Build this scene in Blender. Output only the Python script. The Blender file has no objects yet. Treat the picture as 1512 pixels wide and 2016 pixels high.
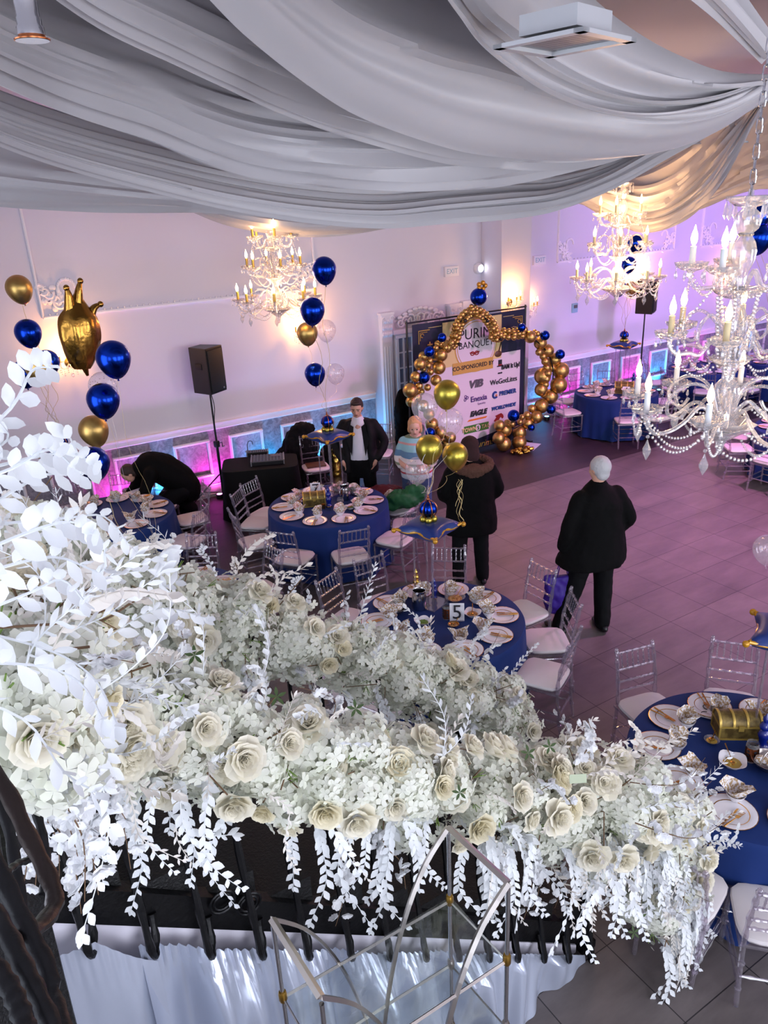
import bpy, bmesh, math, random
from math import sin, cos, pi, radians, sqrt, atan2, hypot
from mathutils import Vector, Matrix, Euler
V = Vector
C = bpy.context.scene.collection
rnd = random.Random(7)
# ------------------------------------------------------------------ camera
F_PX, PITCH, ROLL, YAW, CH = 1500.0, radians(22.1), radians(-2.87), radians(31.0), 4.25
CX, CY = 756, 1008
fw = V((cos(PITCH)*sin(YAW), cos(PITCH)*cos(YAW), -sin(PITCH)))
rt = V((cos(YAW), -sin(YAW), 0)); up = rt.cross(fw)
r2 = cos(ROLL)*rt + sin(ROLL)*up; u2 = -sin(ROLL)*rt + cos(ROLL)*up
cam = bpy.data.objects.new('camera', bpy.data.cameras.new('camera')); C.objects.link(cam)
cam.matrix_world = Matrix(((r2.x, u2.x, -fw.x, 0), (r2.y, u2.y, -fw.y, 0), (r2.z, u2.z, -fw.z, CH), (0, 0, 0, 1)))
cam.data.sensor_fit = 'VERTICAL'; cam.data.sensor_height = 24; cam.data.lens = 24*F_PX/2016
cam.data.clip_start = .05; cam.data.clip_end = 100
bpy.context.scene.camera = cam
EYE = V((0, 0, CH))
def ray(x, y): return fw + r2*((x-CX)/F_PX) - u2*((y-CY)/F_PX)
def at_z(x, y, z=0.0): d = ray(x, y); return EYE + d*((z-CH)/d.z)      # where the sight line meets a height
def at_y(x, y, Y): d = ray(x, y); return EYE + d*(Y/d.y)
def at_d(x, y, r): return EYE + ray(x, y).normalized()*r
# ------------------------------------------------------------------ scene settings
sc = bpy.context.scene
sc.view_settings.view_transform = 'Standard'; sc.view_settings.look = 'None'
sc.view_settings.gamma = 1; sc.view_settings.use_curve_mapping = False; sc.view_settings.exposure = 0.33
cy = sc.cycles
cy.max_bounces = 5; cy.diffuse_bounces = 3; cy.glossy_bounces = 3; cy.transmission_bounces = 4; cy.transparent_max_bounces = 14
cy.caustics_reflective = False; cy.caustics_refractive = False; cy.sample_clamp_indirect = 4
cy.use_denoising = True; cy.adaptive_threshold = .07; cy.adaptive_min_samples = 16
# ------------------------------------------------------------------ materials
MATS = {}
def hexc(h):
    c = [int(h[i:i+2], 16)/255 for i in (0, 2, 4)]
    return tuple((x/12.92 if x < .04045 else ((x+.055)/1.055)**2.4) for x in c) + (1,)
def mat(name, col, rough=.5, metal=0., emit=None, es=0., bump=None, noise=None, sheen=0, sss=0, coat=0, spec=.5, trans=0):
    m = bpy.data.materials.new(name); m.use_nodes = True; nt = m.node_tree; b = nt.nodes['Principled BSDF']
    c = hexc(col) if isinstance(col, str) else tuple(col)+(1,)
    b.inputs['Base Color'].default_value = c; b.inputs['Roughness'].default_value = rough; b.inputs['Metallic'].default_value = metal
    b.inputs['Specular IOR Level'].default_value = spec
    if sheen: b.inputs['Sheen Weight'].default_value = sheen
    if coat: b.inputs['Coat Weight'].default_value = coat; b.inputs['Coat Roughness'].default_value = .1
    if emit: b.inputs['Emission Color'].default_value = hexc(emit); b.inputs['Emission Strength'].default_value = es
    tc = nt.nodes.new('ShaderNodeTexCoord')
    if noise:   # (scale, colour b, contrast)
        n = nt.nodes.new('ShaderNodeTexNoise'); n.inputs['Scale'].default_value = noise[0]; n.inputs['Detail'].default_value = 5
        r = nt.nodes.new('ShaderNodeMapRange'); r.inputs[1].default_value = .5-noise[2]; r.inputs[2].default_value = .5+noise[2]
        x = nt.nodes.new('ShaderNodeMix'); x.data_type = 'RGBA'; x.inputs[6].default_value = c; x.inputs[7].default_value = hexc(noise[1])
        nt.links.new(tc.outputs['Object'], n.inputs['Vector']); nt.links.new(n.outputs['Fac'], r.inputs[0]); nt.links.new(r.outputs[0], x.inputs[0])
        nt.links.new(x.outputs[2], b.inputs['Base Color'])
    if bump:    # (scale, strength)
        n = nt.nodes.new('ShaderNodeTexNoise'); n.inputs['Scale'].default_value = bump[0]; n.inputs['Detail'].default_value = 4
        bp = nt.nodes.new('ShaderNodeBump'); bp.inputs['Strength'].default_value = bump[1]; bp.inputs['Distance'].default_value = .01
        nt.links.new(tc.outputs['Object'], n.inputs['Vector']); nt.links.new(n.outputs['Fac'], bp.inputs['Height']); nt.links.new(bp.outputs[0], b.inputs['Normal'])
    if trans:   # thin petals and leaves let part of the light through
        t = nt.nodes.new('ShaderNodeBsdfTranslucent'); mx = nt.nodes.new('ShaderNodeMixShader'); mx.inputs[0].default_value = trans
        src = b.inputs['Base Color'].links[0].from_socket if b.inputs['Base Color'].links else None
        if src: nt.links.new(src, t.inputs[0])
        else: t.inputs[0].default_value = c
        nt.links.new(b.outputs[0], mx.inputs[1]); nt.links.new(t.outputs[0], mx.inputs[2]); nt.links.new(mx.outputs[0], nt.nodes['Material Output'].inputs[0])
    MATS[name] = m; return m
def thin_glass(name, tint, body=.0, bodycol='ffffff', rough=.03, ior=1.45, gl='ffffff'):
    m = bpy.data.materials.new(name); m.use_nodes = True; nt = m.node_tree; nt.nodes.remove(nt.nodes['Principled BSDF'])
    out = nt.nodes['Material Output']; N = nt.nodes.new
    t = N('ShaderNodeBsdfTransparent'); t.inputs[0].default_value = hexc(tint)
    g = N('ShaderNodeBsdfGlossy'); g.inputs[0].default_value = hexc(gl); g.inputs['Roughness'].default_value = rough
    lw = N('ShaderNodeLayerWeight'); lw.inputs[0].default_value = .5; pw = N('ShaderNodeMath'); pw.operation = 'POWER'; pw.inputs[1].default_value = 2.6; f = N('ShaderNodeMapRange')
    nt.links.new(lw.outputs['Facing'], pw.inputs[0]); nt.links.new(pw.outputs[0], f.inputs[0]); f.inputs[3].default_value = (ior-1)*.16; f.inputs[4].default_value = min(.9, (ior-1)*1.0)
    mx = N('ShaderNodeMixShader'); nt.links.new(f.outputs[0], mx.inputs[0]); nt.links.new(t.outputs[0], mx.inputs[1]); nt.links.new(g.outputs[0], mx.inputs[2])
    last = mx
    if body:
        d = N('ShaderNodeBsdfDiffuse'); d.inputs[0].default_value = hexc(bodycol); m2 = N('ShaderNodeMixShader'); m2.inputs[0].default_value = body
        nt.links.new(mx.outputs[0], m2.inputs[1]); nt.links.new(d.outputs[0], m2.inputs[2]); last = m2
    nt.links.new(last.outputs[0], out.inputs[0]); MATS[name] = m; return m
# ------------------------------------------------------------------ object helpers
class MB:
    def __init__(s): s.v = []; s.f = []; s.smooth = True
    def add(s, vs, fs, M=None):
        n = len(s.v); s.v += [tuple(M @ V(p)) if M else tuple(p) for p in vs]; s.f += [tuple(i+n for i in f) for f in fs]; return s
    def box(s, c, d, M=None, rz=0):
        x, y, z = c; a, b, h = d[0]/2, d[1]/2, d[2]/2
        vs = [(i*a, j*b, k*h) for i in (-1, 1) for j in (-1, 1) for k in (-1, 1)]
        if rz: vs = [(p[0]*cos(rz)-p[1]*sin(rz), p[0]*sin(rz)+p[1]*cos(rz), p[2]) for p in vs]
        vs = [(p[0]+x, p[1]+y, p[2]+z) for p in vs]
        return s.add(vs, [(0, 1, 3, 2), (4, 6, 7, 5), (0, 4, 5, 1), (2, 3, 7, 6), (0, 2, 6, 4), (1, 5, 7, 3)], M)
    def lathe(s, prof, n=16, c=(0, 0, 0), M=None, cap=True, lob=None):
        vs = []; fs = []
        for r, z in prof:
            for i in range(n):
                a = 2*pi*i/n; q = r*(1+(lob[1]*cos(lob[0]*a)*min(1, r/lob[2]) if lob else 0))
                vs.append((c[0]+q*cos(a), c[1]+q*sin(a), c[2]+z))
        for k in range(len(prof)-1):
            for i in range(n): j = (i+1) % n; fs.append((k*n+i, k*n+j, (k+1)*n+j, (k+1)*n+i))
        if cap:
            if prof[0][0] > 1e-5: fs.append(tuple(range(n))[::-1])
            if prof[-1][0] > 1e-5: fs.append(tuple((len(prof)-1)*n+i for i in range(n)))
        return s.add(vs, fs, M)
    def tube(s, pts, r, n=8, closed=False, flat=1.0, cap=True):
        pts = [V(p) for p in pts]; m = len(pts); R = r if isinstance(r, (list, tuple)) else [r]*m
        vs = []; fs = []; prev = None
        for i, p in enumerate(pts):
            a = pts[i-1] if (i > 0 or closed) else p; b = pts[(i+1) % m] if (i < m-1 or closed) else p
            t = (b-a); t = t.normalized() if t.length > 1e-9 else V((0, 0, 1))
            if prev is None: u = t.cross(V((0, 0, 1)) if abs(t.z) < .9 else V((1, 0, 0))).normalized()
            else:
                u = prev - t*prev.dot(t); u = u.normalized() if u.length > 1e-6 else t.orthogonal().normalized()
            prev = u; w = t.cross(u)
            for k in range(n):
                an = 2*pi*k/n; vs.append(p + u*cos(an)*R[i] + w*sin(an)*R[i]*flat)
        for i in range(m if closed else m-1):
            j = (i+1) % m
            for k in range(n): l = (k+1) % n; fs.append((i*n+k, i*n+l, j*n+l, j*n+k))
        if cap and not closed: fs.append(tuple(range(n))[::-1]); fs.append(tuple((m-1)*n+k for k in range(n)))
        return s.add(vs, fs)
    def ball(s, c, r, n=10, m=7, sc=(1, 1, 1), M=None):
        vs = [(c[0], c[1], c[2]+r*sc[2])]; fs = []
        for i in range(1, m):
            a = pi*i/m
            for k in range(n): b = 2*pi*k/n; vs.append((c[0]+r*sc[0]*sin(a)*cos(b), c[1]+r*sc[1]*sin(a)*sin(b), c[2]+r*sc[2]*cos(a)))
        vs.append((c[0], c[1], c[2]-r*sc[2])); L = len(vs)-1
        for k in range(n):
            l = (k+1) % n; fs.append((0, 1+k, 1+l)); fs.append((L, L-n+l, L-n+k))
            for i in range(m-2): fs.append((1+i*n+k, 1+(i+1)*n+k, 1+(i+1)*n+l, 1+i*n+l))
        return s.add(vs, fs, M)
    def grid(s, P, closed_u=False):   # P[i][j] points
        n, m = len(P), len(P[0]); vs = [tuple(p) for row in P for p in row]
        fs = [(i*m+j, i*m+j+1, ((i+1) % n)*m+j+1, ((i+1) % n)*m+j) for i in range(n if closed_u else n-1) for j in range(m-1)]
        return s.add(vs, fs)
    def mesh(s, name, m, smooth=True, bevel=0):
        me = bpy.data.meshes.new(name); me.from_pydata(s.v, [], s.f); me.materials.append(MATS[m] if isinstance(m, str) else m)
        bm = bmesh.new(); bm.from_mesh(me); bmesh.ops.recalc_face_normals(bm, faces=bm.faces)
        if bevel: bmesh.ops.bevel(bm, geom=[e for e in bm.edges if len(e.link_faces) == 2 and e.calc_face_angle(0) > .5], offset=bevel, segments=2, affect='EDGES', profile=.6)
        for f in bm.faces: f.smooth = smooth
        if smooth:
            for e in bm.edges:
                if len(e.link_faces) == 2 and e.calc_face_angle(0) > .75: e.smooth = False
        bm.to_mesh(me); bm.free(); return me
    def build(s, name, m, parent=None, smooth=True, bevel=0, **tagk):
        o = bpy.data.objects.new(name, s.mesh(name, m, smooth, bevel)); C.objects.link(o)
        if parent: o.parent = parent
        tag(o, **tagk); return o
def tag(o, label=None, cat=None, group=None, kind=None):
    if label: o['label'] = label
    if cat: o['category'] = cat
    if group: o['group'] = group
    if kind: o['kind'] = kind
    return o
def put(name, me, parent=None, M=None, loc=None, **k):
    o = bpy.data.objects.new(name, me); C.objects.link(o)
    if parent: o.parent = parent
    if M is not None: o.matrix_basis = M
    if loc is not None: o.location = loc
    tag(o, **k); return o
def thing(name, label, cat, loc=(0, 0, 0), rz=0, group=None, scale=None):
    o = bpy.data.objects.new(name, None); C.objects.link(o); o.location = loc; o.rotation_euler = (0, 0, rz); o.empty_display_size = .1
    if scale: o.scale = (scale,)*3
    return tag(o, label, cat, group)
def kids(o): return [c for c in KID.get(o.name, [])]
KID = {}
def index_kids():
    KID.clear()
    for o in bpy.data.objects:
        if o.parent: KID.setdefault(o.parent.name, []).append(o)
def copy_tree(src, loc=None, rz=None, label=None, group=None, scale=None):
    def rec(o, par):
        c = o.copy(); C.objects.link(c)
        if par: c.parent = par
        for ch in KID.get(o.name, []): rec(ch, c)
        return c
    r = rec(src, None)
    if loc is not None: r.location = loc
    if rz is not None: r.rotation_euler = (0, 0, rz)
    if label: r['label'] = label
    if group: r['group'] = group
    if scale: r.scale = (scale,)*3
    return r
def text(s, size, m, parent, loc, rot=(0, 0, 0), name='lettering', align='CENTER', ext=.001, shear=0, bold=0, sx=1, **k):
    cu = bpy.data.curves.new(name, 'FONT'); cu.body = s; cu.size = size; cu.extrude = ext; cu.align_x = align; cu.align_y = 'CENTER'; cu.shear = shear; cu.offset = bold
    cu.resolution_u = 3; cu.materials.append(MATS[m])
    tmp = bpy.data.objects.new('tmp', cu); C.objects.link(tmp); me = bpy.data.meshes.new_from_object(tmp.evaluated_get(bpy.context.evaluated_depsgraph_get())); bpy.data.objects.remove(tmp); bpy.data.curves.remove(cu)
    me.name = name; o = bpy.data.objects.new(name, me); C.objects.link(o); o.parent = parent; o.location = loc; o.rotation_euler = rot; o.scale = (sx, 1, 1); tag(o, **k); return o
def light(name, kind, loc, energy, col, size=.1, target=None, spot=None, blend=.5, sizey=None):
    l = bpy.data.lights.new(name, kind); l.energy = energy; l.color = hexc(col)[:3]
    if kind == 'AREA': l.size = size; l.shape = 'RECTANGLE'; l.size_y = sizey or size
    elif kind in ('POINT', 'SPOT'): l.shadow_soft_size = size
    if kind == 'SPOT': l.spot_size = radians(spot); l.spot_blend = blend
    o = bpy.data.objects.new(name, l); C.objects.link(o); o.location = loc
    if target is not None: o.rotation_euler = (V(target)-V(loc)).to_track_quat('-Z', 'Y').to_euler()
    return o
def cr(p0, p1, p2, p3, t):
    return .5*((2*p1) + (p2-p0)*t + (2*p0-5*p1+4*p2-p3)*t*t + (3*p1-p0-3*p2+p3)*t*t*t)
def spline(pts, n):
    pts = [V(p) for p in pts]; m = len(pts)-1; out = []
    for i in range(n+1):
        x = m*i/n; k = min(int(x), m-1); t = x-k
        out.append(cr(pts[max(k-1, 0)], pts[k], pts[k+1], pts[min(k+2, m)], t))
    return out
def frame(n, upv=(0, 0, 1)):      # rotation whose +Z is n
    n = V(n).normalized(); return n.to_track_quat('Z', 'Y').to_matrix().to_4x4()
# ---- palette
mat('wall_paint', 'dcd8e4', .6, bump=(60, .03)); mat('white_trim', 'ece9ee', .4); mat('ceiling_paint', 'cfcad2', .8)
mat('satin_grey', 'b2aeb2', .42, sheen=.3)
mat('blue_cloth', '0f2d6a', .7, sheen=.04, spec=.25, bump=(250, .05)); mat('white_seat', 'ddd6d6', .55)
mat('black_cloth', '040406', .8, spec=.2); mat('black_plastic', '0b0b0e', .4); mat('grille_black', '060608', .6)
mat('iron', '101013', .38, .5, bump=(40, .25)); mat('bronze_iron', '2a211e', .35, .6, bump=(30, .3))
mat('gold_chrome', 'c6a25e', .36, .95); mat('gold_light', 'd9b65a', .2, 1.0); mat('blue_chrome', '1236a6', .22, 1.0); mat('gold_foil', 'a87c38', .2, 1.0, bump=(7, .9))
mat('gold_green', 'c2b04a', .33, .95)
mat('trim_balloon', 'c98f1a', .25, .3, coat=.4); mat('cushion_blue', '123277', .35, coat=.2)
mat('rose', 'fbf7ea', .6, noise=(18, 'f7f1dc', .2), trans=.35); mat('rose_deep', 'f8f1d8', .6, trans=.35); mat('hydrangea', 'f7f7ee', .65, noise=(14, 'eef1e0', .2), trans=.38); mat('leaf_white', 'f0f3f5', .55, trans=.25); mat('leaf_warm', 'f0ebe4', .6, trans=.3)
mat('blossom', 'f7f8fa', .55, trans=.35); mat('twig', '6a5038', .7); mat('green', '6d8a3c', .6); mat('dark_green', '35491f', .7); mat('note_green', 'a9b398', .7); mat('petal_core', 'e9dfa8', .6)
mat('porcelain', 'eae6ea', .25, coat=.3); mat('gold_metal', 'd09a52', .25, 1.0); mat('chrome', 'c9c9cc', .15, 1.0); mat('brushed', 'b3aaa4', .28, 1.0)
mat('napkin', 'f1edf0', .7, noise=(75, 'b79a70', .04))
mat('candle_white', 'e4e8ea', .5); mat('candle_cream', 'd8c79a', .5); mat('bulb', 'ffdca8', .3, emit='ffc680', es=34); mat('brass', 'b08a40', .3, 1.0)
mat('skin', 'c99a84', .5); mat('skin_pale', 'd3a693', .5); mat('hair_white', 'b9b8ba', .7, bump=(60, .6)); mat('hair_dark', '2a1a14', .6, bump=(60, .6)); mat('hair_blonde', 'c9996f', .6, bump=(60, .6))
mat('coat_black', '030304', .85, spec=.15, bump=(120, .2)); mat('trousers_black', '040508', .8, spec=.2); mat('suit', '07080d', .7, spec=.25); mat('shirt', 'dedee8', .6); mat('denim', '33486e', .8); mat('hat_maroon', '2a0c10', .9); mat('fur', '54362a', .95, bump=(80, 1))
mat('purple_bag', '3b1c8f', .6); mat('red', '9a1c24', .6); mat('green_cloth', '0f5a2e', .7); mat('maroon', '6a1a28', .7); mat('teal', '0f4f6a', .4)
mat('navy_print', '161a3a', .6); mat('banner_white', 'dcd3dc', .6); mat('gold_print', 'c9a050', .45); mat('gold_pale', 'ddc88a', .5); mat('ink', '1d1b26', .6); mat('ink_blue', '1c3f86', .6); mat('ink_purple', '5a3a80', .6); mat('ink_red', '8c1f1c', .6); mat('ink_green', '3f7a2c', .6); mat('ink_orange', 'd8792a', .6); mat('ink_grey', '5a5560', .5)
mat('chest_gold', '85703a', .45, .3, noise=(22, '54431f', .12)); mat('chest_light', 'c2a452', .35, .5); mat('nutcracker', '0d1f7c', .22, coat=.5)
mat('grey_metal', '8f9092', .4, .8); mat('vent_white', 'bfc0c4', .4, .3); mat('copper', 'b06a44', .3, 1); mat('food', 'a86a3a', .6, noise=(60, 'd8b070', .1)); mat('paper', 'e6e4ea', .6); mat('door_glass', '8f95ac', .3)
mat('dark_panel', '0a0a0c', .5, bump=(90, .5)); mat('lens_light', 'ffffff', .3, emit='ffffff', es=6); mat('wood_brown', '5a3a26', .5); mat('stripe_blue', '8fb6c8', .7)
mat('led_pink', 'ffffff', .3, emit='ff5ad0', es=25); mat('led_cyan', 'ffffff', .3, emit='5ac8ff', es=25)
thin_glass('acrylic', 'e6e0e8', .07, 'e6e0ea', .06, 1.75); thin_glass('crystal', 'eeecf0', .15, 'ffffff', .06, 1.9); thin_glass('balloon_clear', 'fbf7fb', .13, 'ffffff', .08, 1.45); thin_glass('shelf_glass', 'f8fbfb', .0, 'cfe0e0', .01, 1.35); thin_glass('drink_glass', 'eee6ee', .1, 'ffffff', .03, 1.5)
thin_glass('pane', 'dde6e4', .0, 'ffffff', .02, 1.45)
# ================================================================== room shell
WY = 11.3
def floor_mat(name, wood):
    m = bpy.data.materials.new(name); m.use_nodes = True; nt = m.node_tree; b = nt.nodes['Principled BSDF']; N = nt.nodes.new; L = nt.links.new
    g = N('ShaderNodeNewGeometry'); mp = N('ShaderNodeMapping'); br = N('ShaderNodeTexBrick'); L(g.outputs['Position'], mp.inputs[0]); L(mp.outputs[0], br.inputs['Vector'])
    br.inputs['Scale'].default_value = 1; br.inputs['Mortar Smooth'].default_value = .1; br.inputs['Bias'].default_value = 0
    if wood:
        br.inputs['Brick Width'].default_value = 1.2; br.inputs['Row Height'].default_value = .19; br.inputs['Mortar Size'].default_value = .002
        cols = ('2c2326', '3a2f32', '120e10')
    else:
        mp.inputs['Location'].default_value = (-(2.17-.567*4), -(1.615-.567*3), 0)
        br.offset = 0; br.inputs['Brick Width'].default_value = .567; br.inputs['Row Height'].default_value = .567; br.inputs['Mortar Size'].default_value = .0035
        cols = ('6b6362', '635b5b', '2c282a')
    for k, c in zip(('Color1', 'Color2', 'Mortar'), cols): br.inputs[k].default_value = hexc(c)
    n = N('ShaderNodeTexNoise'); n.inputs['Scale'].default_value = 2.3; n.inputs['Detail'].default_value = 7; n.inputs['Roughness'].default_value = .65
    mp2 = N('ShaderNodeMapping'); mp2.inputs['Scale'].default_value = (.5, 1.6, 1); L(g.outputs['Position'], mp2.inputs[0]); L(mp2.outputs[0], n.inputs['Vector'])
    r = N('ShaderNodeMapRange'); r.inputs[1].default_value = .3; r.inputs[2].default_value = .75; r.inputs[3].default_value = .72; r.inputs[4].default_value = 1.35; L(n.outputs[0], r.inputs[0])
    mx = N('ShaderNodeVectorMath'); mx.operation = 'SCALE'; L(br.outputs['Color'], mx.inputs[0]); L(r.outputs[0], mx.inputs['Scale']); L(mx.outputs[0], b.inputs['Base Color'])
    r3 = N('ShaderNodeMapRange'); r3.inputs[3].default_value = .34; r3.inputs[4].default_value = .5; L(n.outputs[0], r3.inputs[0]); L(r3.outputs[0], b.inputs['Roughness'])
    MATS[name] = m
floor_mat('tile_floor', False); floor_mat('wood_floor', True)
# damask wallpaper of the dado
m = mat('damask', '77727f', .45); nt = m.node_tree; b = nt.nodes['Principled BSDF']
n = nt.nodes.new('ShaderNodeTexNoise'); n.inputs['Scale'].default_value = 9; n.inputs['Detail'].default_value = 8; n.inputs['Roughness'].default_value = .75; n.inputs['Distortion'].default_value = 1.2
r = nt.nodes.new('ShaderNodeValToRGB'); r.color_ramp.elements[0].position = .4; r.color_ramp.elements[0].color = hexc('77737f'); r.color_ramp.elements[1].position = .62; r.color_ramp.elements[1].color = hexc('a5a0ac')
nt.links.new(nt.nodes.new('ShaderNodeTexCoord').outputs['Object'], n.inputs['Vector']); nt.links.new(n.outputs[0], r.inputs[0]); nt.links.new(r.outputs[0], b.inputs['Base Color'])
X0, X1, Y0 = -3.0, 19.5, -3.5
def struct(name, mb, m, **k): return mb.build(name, m, kind='structure', **k)
struct('floor', MB().box(((X0+X1)/2, (Y0+8.53)/2, -.05), (X1-X0, 8.53-Y0, .1)), 'tile_floor', smooth=False)
struct('floor', MB().box(((X0+X1)/2, (8.53+WY)/2, -.05), (X1-X0, WY-8.53, .1)), 'wood_floor', smooth=False)
struct('wall_back', MB().box(((X0+X1)/2, WY+.1, 2.65), (X1-X0, .2, 5.3)), 'wall_paint', smooth=False)
struct('wall_right', MB().box((X1+.1, (Y0+WY)/2, 2.65), (.2, WY-Y0, 5.3)), 'wall_paint', smooth=False)
struct('ceiling', MB().box(((X0+X1)/2, (Y0+WY)/2, 5.5), (X1-X0, WY-Y0, .2)), 'ceiling_paint', smooth=False)
# left wall and the wall behind the photographer have tall windows
def holed(axis, at, a0, a1, holes, z0, z1, H=5.4):
    mb = MB(); cuts = [a0]+[v for h in holes for v in h]+[a1]
    for i in range(len(cuts)-1):
        c, w = (cuts[i]+cuts[i+1])/2, cuts[i+1]-cuts[i]
        segs = [(0, H)] if i % 2 == 0 else [(0, z0), (z1, H)]
        for s0, s1 in segs:
            ctr = (at, c, (s0+s1)/2) if axis == 'x' else (c, at, (s0+s1)/2); d = (.2, w, s1-s0) if axis == 'x' else (w, .2, s1-s0)
            mb.box(ctr, d)
    return mb
LWH = [(-1.2, 1.6), (3.0, 6.2)]; BWH = [(-1.5, 2.0), (4.0, 7.5), (9.5, 13)]
struct('wall_left', holed('x', X0-.1, Y0, WY, LWH, .6, 4.8), 'wall_paint', smooth=False)
struct('wall_front', holed('y', Y0-.1, X0, X1, BWH, .8, 4.6), 'wall_paint', smooth=False)
wn = 0
for axis, at, holes, z0, z1 in (('x', X0-.1, LWH, .6, 4.8), ('y', Y0-.1, BWH, .8, 4.6)):
    for a, bb in holes:
        wn += 1; mb = MB(); n = 4
        P = (lambda u, v, z: (at+v, u, z)) if axis == 'x' else (lambda u, v, z: (u, at+v, z))
        D = (lambda w, t, h: (t, w, h)) if axis == 'x' else (lambda w, t, h: (w, t, h))
        for i in range(n+1): mb.box(P(a+(bb-a)*i/n, 0, (z0+z1)/2), D(.05, .08, z1-z0))
        for z in (z0, (z0+z1)/2, z1): mb.box(P((a+bb)/2, 0, z), D(bb-a, .08, .05))
        f = struct('window_%d' % wn, mb, 'white_trim', smooth=False)
        MB().box(P((a+bb)/2, 0, (z0+z1)/2), D(bb-a, .01, z1-z0)).build('pane', 'pane', f, smooth=False)
# column of the back wall
struct('column', MB().box((9.43, 11.02, 2.65), (.68, .56, 5.3)), 'wall_paint', smooth=False, bevel=.008)
# baseboard, dado paper, chair rail
DX = [(X0, 6.72), (8.55, 9.09), (9.77, X1)]
for i, (a, c) in enumerate(DX):
    w = c-a; x = (a+c)/2
    struct('trim_%d' % (i+1), MB().box((x, WY-.006, .64), (w, .012, .96)), 'damask', smooth=False)
    mb = MB(); mb.box((x, WY-.02, .085), (w, .04, .17)); mb.box((x, WY-.03, .025), (w, .06, .05)); mb.box((x, WY-.014, .185), (w, .028, .03))
    struct('baseboard_back', mb, 'white_trim', smooth=False, bevel=.004)
    mb = MB(); mb.box((x, WY-.015, 1.13), (w, .03, .11)); mb.box((x, WY-.03, 1.175), (w, .06, .03)); mb.box((x, WY-.022, 1.09), (w, .045, .018))
    struct('trim_%d' % (i+4), mb, 'white_trim', smooth=False, bevel=.004)
def rect_frame(mb, x0, x1, z0, z1, y, w=.045, t=.03):
    for a, b_, c, d in ((x0, x1, z0, z0+w), (x0, x1, z1-w, z1), (x0, x0+w, z0+w, z1-w), (x1-w, x1, z0+w, z1-w)):
        mb.box(((a+b_)/2, y-t/2, (c+d)/2), (b_-a, t, d-c))
        mb.box(((a+b_)/2, y-t*.7, (c+d)/2), ((b_-a)*.999-(.02 if b_-a < w*2 else 0), t*1.4, (d-c)-(.02 if d-c < w*2 else 0)))
tn = 10
PX = [.35+.905*k for k in range(-1, 7)]+[10.2+.905*k for k in range(0, 9)]
for x in PX:
    if x+.58 > 6.7 and x < 9.8: continue
    mb = MB(); rect_frame(mb, x, x+.58, .34, .94, WY-.01); struct('trim_%d' % tn, mb, 'white_trim', smooth=False, bevel=.004); tn += 1
# large wall frames with carved scroll corners
def scroll(mb, o, s, a0, turns=1.3, sg=1, r=.018):     # a C-scroll lying in the XZ plane
    pts = []
    for i in range(26):
        t = i/25; a = a0+sg*turns*2*pi*t; q = s*(1-.8*t)
        pts.append((o[0]+q*cos(a), o[1]-.012, o[2]+q*sin(a)))
    mb.tube(pts, [r*(1-.5*i/25) for i in range(26)], 6)
def carved(mb, x, z, sx, sz, s=1., y=None, seed=1):
    y = WY if y is None else y; R = random.Random(seed)
    for k in range(9):
        t = k/8; px = x+sx*s*(.02+.42*t); pz = z+sz*s*(.02+.42*(1-t))
        scroll(mb, (px, y, pz), s*(.05+.05*R.random()), R.random()*6, 1.2, 1 if k % 2 else -1, .022*s+.006)
    for k in range(16):
        a = R.random()*pi/2; q = s*(.2+.3*R.random()); px, pz = x+sx*q*cos(a), z+sz*q*sin(a); b_ = R.random()*6.28
        mb.ball((px, y-.015, pz), .055*s, 6, 5, (abs(cos(b_))+.25, .3, abs(sin(b_))+.25))
    for k in range(14):
        t = k/13; a = pi*1.2*t
        mb.ball((x+sx*s*(.42+.13*cos(a)), y-.01, z+sz*s*(.42+.13*sin(a))), .03*s, 6, 4, (1, .8, 1))
def wall_frame(x0, x1, z0, z1=4.7, s=.82):
    global tn
    mb = MB()
    for c, d in (((x0+x1)/2, z0), ): mb.box((c, WY-.012, d), (x1-x0, .024, .035)); mb.box((c, WY-.018, d), (x1-x0, .036, .014))
    for k in range(int((x1-x0)/.09)): mb.ball((x0+.09*k, WY-.02, z0+.03), .016, 5, 4)
    for c in (x0, x1): mb.box((c, WY-.012, (z0+z1)/2), (.035, .024, z1-z0)); mb.box((c, WY-.018, (z0+z1)/2), (.014, .036, z1-z0))
    carved(mb, x0+.02, z0+.02, 1, 1, s, seed=3); carved(mb, x1-.02, z0+.02, -1, 1, s, seed=4)
    o = struct('trim_%d' % tn, mb, 'white_trim'); tn += 1
wall_frame(1.62, 5.72, 3.03); wall_frame(10.95, 14.3, 3.03, s=.7); wall_frame(15.2, 18.6, 3.03)
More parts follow.
